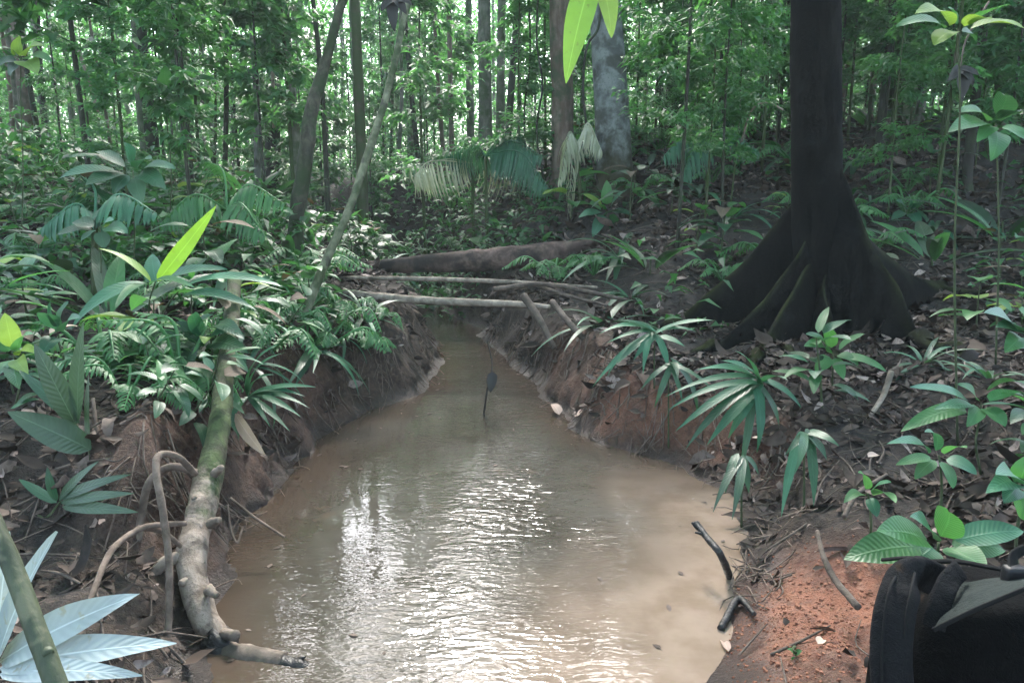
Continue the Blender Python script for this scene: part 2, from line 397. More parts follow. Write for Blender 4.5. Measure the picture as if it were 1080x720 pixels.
def ground_mat():
    b = NT('forest_soil'); a = b.attr(); p = b.pos()
    n = b.noise(p, 3.2, 6, .6); nf = b.noise(p, 26, 6, .65); ng = b.noise(p, 95, 4, .6)
    humus = b.mix(b.ramp(nf, .35, .7), (.010,.0075,.005), (.034,.024,.018))
    humus = b.mix(b.ramp(ng, .62, .72, 0, .7), humus, (.07,.052,.04))
    red = b.mix(b.ramp(n, .35, .65), (.115,.040,.022), (.25,.100,.056))
    red = b.mix(b.ramp(nf, .45, .7, 0, .6), red, (.27,.145,.10))
    red = b.mix(b.ramp(ng, .52, .68, 0, .75), red, (.055,.025,.016)); red = b.mix(b.ramp(b.noise(p, 11, 4), .5, .68, 0, .6), red, (.07,.032,.022))
    mud = b.mix(b.ramp(nf, .35, .7), (.018,.0115,.0075), (.060,.038,.025))
    c = b.mix(a[1], humus, mud); c = b.mix(a[0], c, red); c = b.mix(b.math('MULTIPLY', a[2], .75), c, (.016,.010,.007))
    h = b.math('ADD', b.math('MULTIPLY', nf, .8), b.math('MULTIPLY', ng, .5))
    h = b.math('ADD', h, b.math('MULTIPLY', b.noise(p, 210, 3), .25))
    return b.finish(b.pr(Base_Color=c, Roughness=b.math('SUBTRACT', .95, b.math('MULTIPLY', a[2], .55)), Normal=b.bump(h, .9, .03)).outputs[0])
M['ground'] = ground_mat()
def water_mat():
    b = NT('muddy_water'); a = b.attr(); p = b.pos()
    # murk over pale sand: a[0] = shallowness, a[1] = pale sand bar
    n = b.noise(p, 1.7, 4, .55, .4)
    c = b.mix(b.ramp(n, .35, .7), (.038,.033,.026), (.060,.054,.045))
    c = b.mix(a[0], c, (.046,.033,.024))
    c = b.mix(a[1], c, b.mix(b.ramp(b.noise(p, 5, 4), .35, .7), (.225,.168,.130), (.165,.120,.088)))
    c = b.mix(b.ramp(b.noise(p, 4, 5, .6), .58, .76, 0, .4), c, (.10,.07,.05))
    mp = b.n.new('ShaderNodeMapping'); mp.inputs['Scale'].default_value = (.62, 1.45, 1); b.l.new(p, mp.inputs[0]); v = mp.outputs[0]
    w1 = b.noise(v, 15, 2, .45, .9); w2 = b.noise(v, 38, 1, .5, .5); w3 = b.noise(v, 3.2, 2, .5)
    h = b.math('ADD', b.math('MULTIPLY', w1, 1.0), b.math('ADD', b.math('MULTIPLY', w2, .40), b.math('MULTIPLY', w3, .9)))
    calm = b.ramp(b.noise(p, 1.3, 3), .36, .64, .12, 1.0)
    nr = b.bump(h, b.math('ADD', b.math('MULTIPLY', calm, .10), b.math('MULTIPLY', a[2], .50)), .020)
    return b.finish(b.pr(Base_Color=c, Roughness=.02, IOR=1.34, Specular_IOR_Level=.55, Normal=nr).outputs[0])
M['water'] = water_mat()
def cloth(name, c1, c2):
    b = NT(name); o = b.obj(); n = b.noise(o, 9, 5, .6); f = b.noise(o, 420, 2, .5); m = b.noise(o, 26, 4, .6)
    c = b.mix(n, c1, c2); c = b.mix(b.ramp(m, .6, .75, 0, .5), c, tuple(x*2.2 + .004 for x in c2)); c = b.mix(b.ramp(b.noise(o, 14, 6, .7), .60, .70, 0, .55), c, (.032,.020,.013))
    return b.finish(b.pr(Base_Color=c, Roughness=.95, Specular_IOR_Level=.06, Normal=b.bump(b.math('ADD', b.math('MULTIPLY', n, 4), b.math('MULTIPLY', f, .35)), 1.0, .006)).outputs[0])
def plain(name, c1, c2, rough, scale=60, bumpd=.001, spec=.4):
    b = NT(name); o = b.obj(); n = b.noise(o, scale, 4)
    return b.finish(b.pr(Base_Color=b.mix(n, c1, c2), Roughness=rough, Specular_IOR_Level=spec, Normal=b.bump(b.noise(o, scale*6, 2), .5, bumpd)).outputs[0])
M['pack'] = cloth('pack_cloth', (.0014,.0014,.0014), (.003,.003,.003))
M['pack_grey'] = cloth('pack_flap_cloth', (.016,.020,.019), (.030,.036,.034))
M['pack_pad'] = cloth('pack_padding', (.006,.006,.0064), (.014,.014,.015))
M['pack_web'] = plain('pack_webbing', (.005,.005,.0052), (.012,.012,.012), .9, 120, spec=.1)
M['pack_plastic'] = plain('pack_plastic', (.008,.008,.009), (.012,.012,.013), .5, spec=.25)

# ================================================================== STRUCTURE
def axis(lo, hi, f0, f1, fine, grow):
    a = list(np.arange(f0, f1, fine)); s = fine; x = a[-1]
    while x < hi: s = min(s * grow, 4); x += s; a.append(x)
    s = fine; x = a[0]; pre = []
    while x > lo: s = min(s * grow, 4); x -= s; pre.append(x)
    return np.array(pre[::-1] + a)
gx = axis(-90, 90, -3.2, 3.6, .032, 1.035); gy = axis(-40, 130, 1.0, 8.5, .034, 1.03)
GX, GY = np.meshgrid(gx, gy)
GZ = height(GX, GY)
xl, xr = edges(GY)
dl, dr = xl - GX, GX - xr
redz = np.zeros_like(GX)
redz = np.maximum(redz, sstep(.75, .25, np.hypot((GX - 1.05) / .72, (GY - 2.3) / .95)))
redz = np.maximum(redz, sstep(.45, .1, np.abs(dr - .15) / 1.0) * sstep(3.2, 3.9, GY) * sstep(6.6, 5.6, GY) * .42)
redz = np.maximum(redz, sstep(.5, .05, np.abs(dl - .12)) * sstep(2.2, 3.0, GY) * sstep(6, 4.5, GY) * .22)
redz = redz * (0.85 + .6 * fbm(GX*3, GY*3, 0, 21, 3)); redz = np.clip(redz, 0, 1)
mudz = sstep(.7, .15, np.maximum(dl, dr) + .2 * fbm(GX*2.5, GY*2.5, 0, 23, 3))
wet = sstep(.10, .02, GZ + .05*fbm(GX*6, GY*6, 0, 27, 3))
gyx = np.gradient(GZ, gx, axis=1); steep = sstep(.35, 1.2, np.abs(gyx)) * sstep(11, 8, GY) * sstep(.5, 1.5, GY)
lump = (fbm(GX*3, GY*4.5, GZ*6, 71, 4)*.14 + fbm(GX*9, GY*13, GZ*15, 75, 3)*.05) * steep
A = np.stack([redz, mudz, wet], -1).reshape(-1, 3)
GX = GX + lump * np.sign(gyx); GZ = GZ + .5*lump
V = np.stack([GX, GY, GZ], -1).reshape(-1, 3)
nx, ny = len(gx), len(gy)
i = np.arange(ny - 1)[:, None] * nx; j = np.arange(nx - 1)[None]
Q = np.stack([i+j, i+j+1, i+nx+j+1, i+nx+j], -1).reshape(-1, 4)
tag(mk('ground', V, Q, A, M['ground']), 'dark leaf strewn forest floor and earth banks beside the stream', 'ground', kind='structure')

wx = np.arange(-6, 3, .05); wy = np.arange(-3, 15, .05)
WX, WY = np.meshgrid(wx, wy); xl, xr = edges(WY); dd = np.minimum(WX - xl, xr - WX)
shal = sstep(.45, .0, dd + .12 * fbm(WX*3, WY*3, 0, 31, 3))
sand = sstep(.95, .05, (xr - WX) + .35 * fbm(WX*1.6, WY*1.6, 0, 33, 4)) * sstep(4.2, 3.3, WY)
flow = np.interp(WY, [-3, 2.0, 2.6, 3.3, 4.2, 5.5, 7, 15], [-.12, -.14, -.08, .0, .05, .0, -.3, -3])
curr = np.exp(-((WX - flow) / np.interp(WY, [2, 3, 4.5, 7], [.36, .36, .30, .5]))**2) * (.75 + 1.0*fbm(WX*2.4, WY*2.4, 0, 37, 3))
curr = np.maximum(curr, .8*np.exp(-((WX - .36)/.13)**2 - ((WY - 3.1)/.22)**2))
curr = curr * (.30 + .70*sstep(4.3, 3.0, WY))
curr = np.clip(np.maximum(curr, .45*np.exp(-((WX - .22)/.16)**2 - ((WY - 5.2)/.8)**2)), 0, 1)
A = np.stack([shal, sand, curr], -1).reshape(-1, 3)
V = np.stack([WX, WY, 0*WX], -1).reshape(-1, 3)
nx, ny = len(wx), len(wy); i = np.arange(ny - 1)[:, None] * nx; j = np.arange(nx - 1)[None]
Q = np.stack([i+j, i+j+1, i+nx+j+1, i+nx+j], -1).reshape(-1, 4)
tag(mk('water', V, Q, A, M['water']), 'muddy brown stream with rippled surface and white glints', 'water', kind='structure')

# ================================================================== TREES
def tree_trunk(name, mat, parent, base, H, r0, lean=(0, 0), flare=1.6, ns=12, s=0, top=.45, wob=.04, rough=.18):
    mb = MB(); n = 7
    pts, rad = [], []
    for k in range(n):
        f = k / (n - 1)
        o = np.array([lean[0]*f + wob*H*.1*vnoise(f*3.1, s*1.7, 0, s), lean[1]*f + wob*H*.1*vnoise(f*3.1, s*2.3+9, 0, s), f*H - .15*(k == 0)])
        pts.append(base + o); rad.append(r0 * (1 - (1-top)*f))
    pts.insert(1, base + np.array([0, 0, .28])); rad[0] = r0 * flare; rad.insert(1, r0 * 1.08)
    tube(mb, pts, rad, ns, n=34, rough=rough, s=s)
    return mb.build(name, mat, parent)
def crown_mesh(seed, n=2000, rad=2.2, hgt=2.6, leaf=.17, mat='leaf_far'):
    r = np.random.default_rng(seed); mb = MB()
    nb = 16
    cs = r.normal(0, 1, (nb, 3)) * np.array([rad*.55, rad*.55, hgt*.45])
    k = r.integers(0, nb, n)
    p = cs[k] + r.normal(0, 1, (n, 3)) * np.array([.48, .48, .30])
    f = norm(norm(p) + rdir(n) * .9 - np.array([0, 0, .35])); up = norm(rdir(n) * .6 + np.array([0, 0, 1.]))
    qleaves(mb, p, f, up, leaf * r.uniform(.6, 1.4, n), leaf * .42 * r.uniform(.7, 1.2, n), .25, r.uniform(0, 1, n))
    for c in cs[:12]: tube(mb, [(0, 0, -hgt*.75), c*.5 + np.array([0, 0, -hgt*.25]), c], [.06, .035, .012], 5, n=7)
    return mb
def data_mesh(mb, name, mat):
    o = mb.build(name, mat); me = o.data; bpy.data.objects.remove(o); return me
def link_part(name, me, parent, loc=(0, 0, 0), rz=0, sc=1.0):
    o = bpy.data.objects.new(name, me); col.objects.link(o); o.parent = parent; o.location = tuple(map(float, loc)); o.rotation_euler = (0, 0, rz)
    o.scale = (sc, sc, sc) if np.ndim(sc) == 0 else sc
    return o
crowns = [data_mesh(crown_mesh(100 + k), 'crown', M['leaf_far']) for k in range(5)]

def sapling_foliage(seed, H=4.0, n=1500, leaf=.15, spread=.75, z0=.25):
    """leafy side twigs all the way up a thin stem"""
    r = np.random.default_rng(seed); mb = MB()
    nt = 38
    for _ in range(nt):
        z = r.uniform(z0, 1) * H; a = r.uniform(0, 6.28); ln = spread * r.uniform(.35, 1.1) * (1.15 - .5*z/H)
        d = np.array([math.cos(a), math.sin(a), r.uniform(-.1, .55)]); p0 = np.array([0, 0, z]); p1 = p0 + d*ln*.6; p2 = p0 + d*ln + np.array([0, 0, -.15*ln])
        tube(mb, [p0, p1, p2], [.008, .005, .002], 4, n=6, cap=False)
        m = n // nt; u = r.uniform(.15, 1.05, m)
        q = np.array([p0*(1-x)**2 + 2*p1*x*(1-x) + p2*x*x for x in u]) + r.normal(0, .035, (m, 3))
        side = norm(np.cross(d, [0, 0, 1.]))
        f = norm(np.outer(np.where(r.random(m) < .5, 1, -1), side) + .7*d + r.normal(0, .35, (m, 3)) - np.array([0, 0, .25]))
        qleaves(mb, q, f, norm(np.array([0, 0, 1.]) + r.normal(0, .35, (m, 3))), leaf * r.uniform(.6, 1.35, m), leaf*.40*r.uniform(.8, 1.2, m), .3, r.uniform(0, 1, m))
    return mb
sap_fol = [data_mesh(sapling_foliage(200 + k, leaf=[.095,.12,.145,.10,.18,.125][k], n=[2600,2100,1500,2400,1100,1900][k]), 'foliage', M['leaf_far'] if k % 2 else M['leaf_mid']) for k in range(6)]

ORD = ['leftmost', 'second', 'third', 'fourth', 'fifth', 'sixth', 'seventh', 'eighth', 'ninth', 'tenth', 'eleventh', 'twelfth']
def where(px):
    for lim, tx in ((110, 'at the far left'), (250, 'behind the left bank plants'), (330, 'left of the leaning mossy trunk'), (430, 'right of the leaning mossy trunk'),
                    (560, 'beyond the fallen log'), (680, 'near the pale grey trunk'), (815, 'left of the black buttressed tree'), (905, 'behind the black buttressed tree'),
                    (990, 'just right of the black buttressed tree'), (5000, 'at the far right')):
        if px < lim: return tx
def pale_trunk():
    b = NT('bark_pale_dark_foot'); o = b.obj(); a = b.attr(); n1 = b.noise(o, 7, 5, .6, .3); n2 = b.noise(o, 2.2, 4); n3 = b.noise(o, 40, 4)
    c = b.mix(b.ramp(n1, .35, .65), (.075,.082,.078), (.18,.195,.19)); c = b.mix(b.ramp(n2, .52, .60, 0, .85), c, (.05,.05,.042)); c = b.mix(b.ramp(n3, .55, .7, 0, .5), c, (.08,.085,.07))
    f = b.ramp(b.math('ADD', a[0], b.math('MULTIPLY', b.math('SUBTRACT', n1, .5), .12)), .13, .20)
    c = b.mix(f, b.mix(n3, (.025,.020,.014), (.055,.055,.03)), c)
    return b.finish(b.pr(Base_Color=c, Roughness=.9, Specular_IOR_Level=.2, Normal=b.bump(b.math('ADD', n1, n3), .7, .01)).outputs[0])
M['bark_pale_foot'] = pale_trunk()
def tall(b, H):
    # treetops over the stream: heights shaped so crowns leave the sun's path open
    if abs(b[0] + .35) > 2.9: return H
    return 1.11*(b[1] - 2) + 5.5 if b[1] < 15 else min(H, 1.11*(b[1] - 3.5) - 4)
# named trees: (px at horizon, Y, radius, top px shift, material, label)
named = [
 (36, 13, .11, 4, 'bark_red', 'brown straight trunk furthest left in the forest background'),
 (163, 13, .13, 0, 'bark_dark', 'dark trunk behind the left bank palms, thicker of a pair'),
 (209, 15, .085, 2, 'bark_dark', 'thin dark trunk right of a thicker dark one, upper left'),
 (286, 14, .16, 12, 'bark_dark', 'dark thick trunk with bright sky beside it, upper left'),
 (512, 14, .13, -4, 'bark_grey', 'grey green trunk rising behind the drooping palm fronds'),
 (497, 18, .10, 0, 'bark_grey', 'slim grey trunk close behind another over the palm fronds'),
 (547, 17, .05, 2, 'bark_dark', 'very thin straight pole tree left of the reddish trunk'),
 (594, 10.5, .15, -12, 'bark_red', 'reddish brown trunk standing at the right end of the fallen log'),
 (648, 9.6, .22, -22, 'bark_pale_foot', 'pale grey blotched trunk with dark base right of reddish trunk'),
 (712, 14, .22, 2, 'bark_dark', 'dark broad trunk between pale trunk and buttressed tree'),
 (763, 12, .075, 4, 'bark_grey', 'slim grey trunk just left of the black buttressed tree'),
 (884, 13, .10, 0, 'bark_red', 'brown trunk peeping out behind the black buttressed tree'),
 (946, 12, .24, -2, 'bark_moss', 'mossy trunk with flared base on the right litter slope'),
 (926, 10, .05, 2, 'bark_dark', 'thin dark stem left of the flared mossy trunk'),
 (1018, 8.5, .05, -4, 'bark_dark', 'thin dark stem under hanging black leaves, right side'),
 (1048, 9.5, .09, 3, 'bark_moss', 'mossy slim trunk furthest right in the forest background'),
 (386, 12, .09, -2, 'bark_moss', 'mossy upright trunk between the two leaning trunks'),
]
for k, (px, Y, r, sh, m, lab) in enumerate(named):
    b = onG(px, Y); H = 9 + 4 * random.random(); lean = sh / F_PX * Y * min(H, 12) / 3.2
    if px == 648: H = 12
    H = tall(b, H)
    t = thing('forest_tree', lab, 'tree', b, 'trees of the forest behind the stream')
    tree_trunk('trunk', M[m], t, b, H, r, (lean, random.uniform(-.3, .3)), flare=1.9 if px in (946, 648) else 1.5, s=k+1, ns=16 if r > .14 else 10)
    link_part('crown', crowns[k % 5], t, (lean + (2.0 if px in (594, 648) else 0), 0, H + .8), k*1.3, (.5 + r*1.1) * (.8 if px in (594, 648, 547, 512, 497) else 1))
# more trunks of the background, kept off the named ones
cnt = 0; taken = [(n[0], n[1]) for n in named]
tries = 0
while cnt < 100 and tries < 8000:
    tries += 1
    px = random.uniform(-40, 1120); Y = random.uniform(9.5, 30)
    if any(abs(px - a) < 6.5 and abs(Y - b) < 9 for a, b in taken): continue
    if 815 < px < 905 and Y < 20: continue
    b = onG(px, Y); xl_, xr_ = edges(Y)
    if xl_ - .4 < b[0] < xr_ + .4: continue
    if b[0] > 1.2 and Y < 10.5 and px < 700: continue
    taken.append((px, Y)); r = random.choice([.022, .03, .03, .04, .04, .05, .06, .08]); H = tall(b, random.uniform(7, 12))
    m = random.choice(['bark_grey', 'bark_dark', 'bark_moss', 'bark_grey', 'bark_red', 'bark_pale'])
    cw = {'bark_grey': 'grey', 'bark_dark': 'dark', 'bark_moss': 'mossy', 'bark_red': 'brown', 'bark_pale': 'pale'}[m]
    sw = 'thin' if r < .045 else 'slim' if r < .07 else 'stout'
    t = thing('background_tree', None, 'tree', b, 'slender trees deep in the forest')
    lean = random.uniform(-.5, .5)
    tree_trunk('trunk', M[m], t, b, H, r, (lean, random.uniform(-.4, .4)), s=50 + cnt, ns=8, wob=.12)
    link_part('crown', crowns[cnt % 5], t, (lean, 0, H + .3), cnt*.9, random.uniform(.32, .52))
    auto.append((t, f'{sw} {cw} background trunk {where(px)}', px, Y)); cnt += 1
# leafy saplings of the understorey
cnt = 0; spots = []; tries = 0
while cnt < 125 and tries < 6000:
    tries += 1
    px = random.uniform(-120, 1200); Y = 6.5 + 19 * random.random()**.9
    b = onG(px, Y); xl_, xr_ = edges(Y)
    if xl_ - .5 < b[0] < xr_ + .7 and Y < 11: continue
    if Y < 10.5 and 395 < px < 830: continue
    if Y < 9 and 240 < px < 400: continue
    if Y < 7.6 and px > 700 and px < 1010: continue
    if Y < 9 and random.random() < .4: continue
    if any((b[0]-a)**2 + (b[1]-c)**2 < .35 for a, c in spots): continue
    spots.append((b[0], b[1])); k = random.randrange(6)
    t = thing('sapling', None, 'sapling', b, 'leafy saplings of the understorey')
    sc = random.uniform(.6, 1.5); H = 4*sc
    mb = MB(); tube(mb, [(0,0,-.1), (random.uniform(-.05,.05), random.uniform(-.05,.05), H*.5), (0, 0, H)], [.022*sc, .016*sc, .006], 6, n=9)
    v = mk('stem', np.concatenate(mb.v), np.concatenate(mb.q), np.concatenate(mb.a), M['bark_moss' if k % 2 else 'bark_dark'], t)
    link_part('foliage', sap_fol[k], t, (0, 0, 0), random.uniform(0, 6), (sc*random.uniform(.8,1.2), sc*random.uniform(.8,1.2), sc))
    hw = 'short' if sc < .85 else 'tall' if sc > 1.2 else 'medium'
    fw = ['fine leaved', 'small leaved', 'broad leaved', 'dense leaved', 'large leaved', 'open leaved'][k]
    auto.append((t, f'{hw} {fw} sapling {where(px)}', px, Y)); cnt += 1

cnt = 0; tries = 0
while cnt < 58 and tries < 6000:
    tries += 1
    px = random.uniform(640, 1150); Y = random.uniform(7.2, 14); b = onG(px, Y)
    if 790 < px < 915 and Y < 9.5: continue
    if px < 700 and Y < 10.5: continue
    if any((b[0]-a)**2 + (b[1]-c)**2 < .22 for a, c in spots): continue
    spots.append((b[0], b[1])); k = random.choice([0, 1, 3, 5]); sc = random.uniform(.55, 1.3); H = 4*sc
    t = thing('sapling', None, 'sapling', b, 'leafy saplings of the understorey')
    mb = MB(); tube(mb, [(0,0,-.1), (random.uniform(-.05,.05), random.uniform(-.05,.05), H*.5), (0, 0, H)], [.020*sc, .014*sc, .006], 6, n=9)
    mk('stem', np.concatenate(mb.v), np.concatenate(mb.q), np.concatenate(mb.a), M['bark_moss' if k % 2 else 'bark_dark'], t)
    link_part('foliage', sap_fol[k], t, (0, 0, 0), random.uniform(0, 6), (sc, sc, sc))
    hw = 'short' if sc < .8 else 'tall' if sc > 1.05 else 'medium'
    fw = ['fine leaved', 'small leaved', 'broad leaved', 'dense leaved', 'large leaved', 'open leaved'][k]
    auto.append((t, f'{hw} {fw} slope sapling {where(px)}', px, Y)); cnt += 1
# far wood: one mass of leaves and poles that nobody could count
mb = MB(); N = 620000
Yf = 15 + 37*rng.random(N)**.7; Xf = rng.uniform(-1, 1, N) * (Yf * .85 + 3); Zf = .5 + (2.5 + Yf*.27) * rng.random(N)**1.0
dn = fbm(Xf*.55, Yf*.45, Zf*.6, 41, 4) - .012*(Zf-3)
keep = (rng.random(N) < np.clip(.50 + .36*np.clip(1 - Zf/9, 0, 1) + .55*sstep(30, 44, Yf) + 1.9*dn, 0, 1) * np.clip(.18 + (Yf-15)/16, 0, 1))
p = np.stack([Xf, Yf, Zf], 1)[keep]; n_ = len(p)
qleaves(mb, p, norm(rdir(n_) + np.array([0, -.3, -.3])), norm(rdir(n_)*.8 + np.array([0, 0, 1.])), rng.uniform(.45, 1.1, n_)*(.085+.0055*p[:, 1]), rng.uniform(.4, .9, n_)*(.045+.0027*p[:, 1]), .25)
tag(mb.build('far_forest_foliage', M['leaf_far']), 'hazy mass of far green foliage closing the forest background', 'forest', kind='stuff')
mb = MB()
for k in range(170):
    Y = random.uniform(19, 44); x = random.uniform(-1, 1) * (Y*.85+3); z = hz(x, Y); r = random.choice([.03, .04, .05, .06, .09, .12])
    tube(mb, [(x, Y, z-.2), (x+random.uniform(-.3,.3), Y, z+5), (x+random.uniform(-.7,.7), Y, z+13)], [r, r*.85, r*.6], 6, n=10)
tag(mb.build('far_forest_trunks', M['bark_grey']), 'countless thin far trunks deep in the forest background', 'forest', kind='stuff')
# low undergrowth covering the ground between the trees
mb = MB(); N = 160000
Yf = 3.6 + 30*rng.random(N)**1.25; Xf = rng.uniform(-1, 1, N) * (Yf*.85+3.2); H0 = height(Xf, Yf)
xl, xr = edges(Yf); off = np.maximum(xl - Xf, Xf - xr)
cl = fbm(Xf*.7, Yf*.7, 0, 51, 3)
hmax = np.clip(.35 + 1.3*cl + .035*(Yf-6), .05, 1.7) * np.clip((Yf-2.5)/4, .25, 1)
litter_slope = (Xf > .5) & (Yf < 11)
H0 = np.maximum(H0, 0)
keep = ((off > .35) | (Yf > 9.6)) & (rng.random(N) < np.where(litter_slope, np.clip(-.10 + 1.0*cl, 0, .32), np.clip(.35 + 1.3*cl, .03, 1)))
keep &= ~((Yf < 9.5) & (Xf > -1.5) & (Xf < 1.0)); ppx = 540 + 760*Xf/(Yf+.15); keep |= (ppx > 350) & (ppx < 640) & (Yf > 9.2) & (Yf < 15) & (rng.random(N) < .7); keep &= ~((ppx > 345) & (ppx < 600) & (Yf < 9.2)); keep &= ~((Yf < 5.5) & (Xf > 0)); keep &= ~((Yf < 5.5) & (rng.random(N) < .4))
p = np.stack([Xf, Yf, H0 + .03 + hmax*rng.random(N)**1.2], 1)[keep]; n_ = len(p)
qleaves(mb, p, norm(rdir(n_, -.4, .6)), norm(rdir(n_)*.5 + np.array([0, 0, 1.])), rng.uniform(.09, .22, n_), rng.uniform(.035, .085, n_), .3)
M['leaf_under'] = leaf_mat('leaf_under', (.012,.058,.022), (.046,.155,.054), .55, .36, veins=False)
tag(mb.build('undergrowth', M['leaf_under']), 'low green undergrowth carpeting the forest floor between trunks', 'undergrowth', kind='stuff')
# unseen canopy added above the frame to shape the light: shades the floor, is mirrored in the stream, opens over the water ahead
mb = MB(); N = 150000
Xf = rng.uniform(-26, 26, N); Yf = rng.uniform(-14, 34, N); Zf = 8.5 + 5*rng.random(N) + .12*np.abs(Xf)
dn = fbm(Xf*.30, Yf*.30, Zf*.25, 61, 3)
gap = np.exp(-((Xf + .55)/1.7)**4) * sstep(5.5, 8, Yf)
keep = rng.random(N) < np.clip(.60 + 1.7*dn - 2.4*gap - 1.3*sstep(6.5, 11, Yf) - .45*sstep(.8, 2.5, Xf)*sstep(4.5, 7, Yf), 0, 1)
p = np.stack([Xf, Yf, Zf], 1)[keep]; n_ = len(p)
qleaves(mb, p, norm(rdir(n_, -.5, .3)), norm(rdir(n_)*.6 + np.array([0, 0, 1.])), rng.uniform(.24, .5, n_), rng.uniform(.1, .2, n_), .2)
tag(mb.build('shade_canopy', M['leaf_far']), 'unseen leafy canopy added overhead, its gaps shaped to let light in', 'canopy', kind='stuff')

# damp air between the trunks: one even box of haze round the camera and the wood
b = NT('haze'); vp = b.n.new('ShaderNodeVolumePrincipled'); vp.inputs['Color'].default_value = (.80, .93, .90, 1); vp.inputs['Density'].default_value = HAZE
vp.inputs['Anisotropy'].default_value = .1
b.l.new(vp.outputs[0], b.out.inputs['Volume'])
hx, hy0, hy1, hz0, hz1 = 150, -60, 170, -1.5, 22.0
hv = np.array([[x, y, z] for z in (hz0, hz1) for x, y in ((-hx, hy0), (hx, hy0), (hx, hy1), (-hx, hy1))])
tag(mk('haze', hv, np.array([[0,3,2,1],[4,5,6,7],[0,1,5,4],[1,2,6,5],[2,3,7,6],[3,0,4,7]]), None, b.m, smooth=False), 'pale damp haze hanging between the far trunks', 'haze', kind='stuff')

# ------------------------------------------------------------------ the black buttressed tree
TB = onG(858, 5.6); TB[2] -= .05
bt = thing('buttressed_tree', 'massive black trunk with spreading buttress roots on right bank', 'tree', TB)
def trunk_centre(z):   # leans a little to the left going up
    return np.array([TB[0] + .04 - .080*z, TB[1] + .02*z, TB[2] + z])
mb = MB(); hs = [-.2, .15, .45, .8, 1.2, 1.7, 2.4, 3.4, 5, 7.5, 10]
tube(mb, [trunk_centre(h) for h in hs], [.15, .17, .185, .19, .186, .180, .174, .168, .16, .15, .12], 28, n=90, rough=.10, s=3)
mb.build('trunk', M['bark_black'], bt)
link_part('crown', crowns[2], bt, (-.8, 0, 11.0), .4, .9)
def buttress(toe, h, thick, bend=0.0, s=0, ex=1.3):
    """a plank root: top edge sweeps from the trunk at height h down to the toe"""
    mb = MB(); n, m = 26, 10; toe = np.asarray(toe, float)
    c0 = trunk_centre(0); d = toe[:2] - c0[:2]; L = np.linalg.norm(d); d /= L; sd_ = np.array([-d[1], d[0]])
    V = []
    for i_ in range(n):
        f = i_ / (n - 1); dist = .08 + (L - .08) * f
        xy = c0[:2] + d*dist + sd_*bend*math.sin(f*math.pi)*L + sd_*.03*vnoise(f*5, s, 0, s)
        g = hz(*xy) - .06
        tz = TB[2] + h * (1-f)**ex * (1 - .08*vnoise(f*4, s+3, 0, s)) + (toe[2] - TB[2] + .02) * f
        tz = max(tz, g + .10*(1 - f)+.03)
        ring = []
        for k in range(m + 1):            # closed section: up one side, over the rounded top, down the other
            a = k / m * math.pi; w = thick * (1.15 - .55*f) * (1 + 1.1*(1-min(1, abs(math.sin(a))*1.05))) * .5
            zz = g + (tz - g) * math.sin(a)**.55
            w *= 1 + .25*vnoise(f*7, zz*6, a, s)
            ring.append([xy[0] + sd_[0]*w*math.cos(a), xy[1] + sd_[1]*w*math.cos(a), zz])
        V.append(ring)
    V = np.array(V); k = m + 1
    q = [[i_*k+j_, i_*k+j_+1, (i_+1)*k+j_+1, (i_+1)*k+j_] for i_ in range(n-1) for j_ in range(m)]
    q += [[(n-1)*k+j_, (n-1)*k+j_+1, (n-1)*k+m-j_-1, (n-1)*k+m-j_] for j_ in range(m//2)]
    mb.add(V.reshape(-1, 3), q); return mb.build('buttress_root', M['bark_black'], bt)
def GP(px, py): return G(px, py)
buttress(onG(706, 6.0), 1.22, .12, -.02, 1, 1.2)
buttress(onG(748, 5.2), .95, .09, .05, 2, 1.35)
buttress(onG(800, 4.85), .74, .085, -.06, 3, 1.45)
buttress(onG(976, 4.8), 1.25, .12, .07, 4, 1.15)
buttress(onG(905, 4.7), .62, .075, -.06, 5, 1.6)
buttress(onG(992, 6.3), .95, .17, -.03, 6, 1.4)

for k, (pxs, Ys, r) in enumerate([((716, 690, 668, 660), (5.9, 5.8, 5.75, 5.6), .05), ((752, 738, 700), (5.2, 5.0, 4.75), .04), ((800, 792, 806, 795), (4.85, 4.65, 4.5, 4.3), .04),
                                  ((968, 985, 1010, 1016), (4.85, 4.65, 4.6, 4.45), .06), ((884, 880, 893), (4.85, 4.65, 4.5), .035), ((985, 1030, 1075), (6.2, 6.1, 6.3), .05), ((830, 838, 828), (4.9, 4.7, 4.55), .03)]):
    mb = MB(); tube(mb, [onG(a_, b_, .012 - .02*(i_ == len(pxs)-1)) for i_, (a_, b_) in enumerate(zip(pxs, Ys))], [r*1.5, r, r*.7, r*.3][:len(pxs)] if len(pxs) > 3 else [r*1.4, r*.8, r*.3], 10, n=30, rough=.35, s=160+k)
    mb.build('surface_root', M['bark_black'], bt)
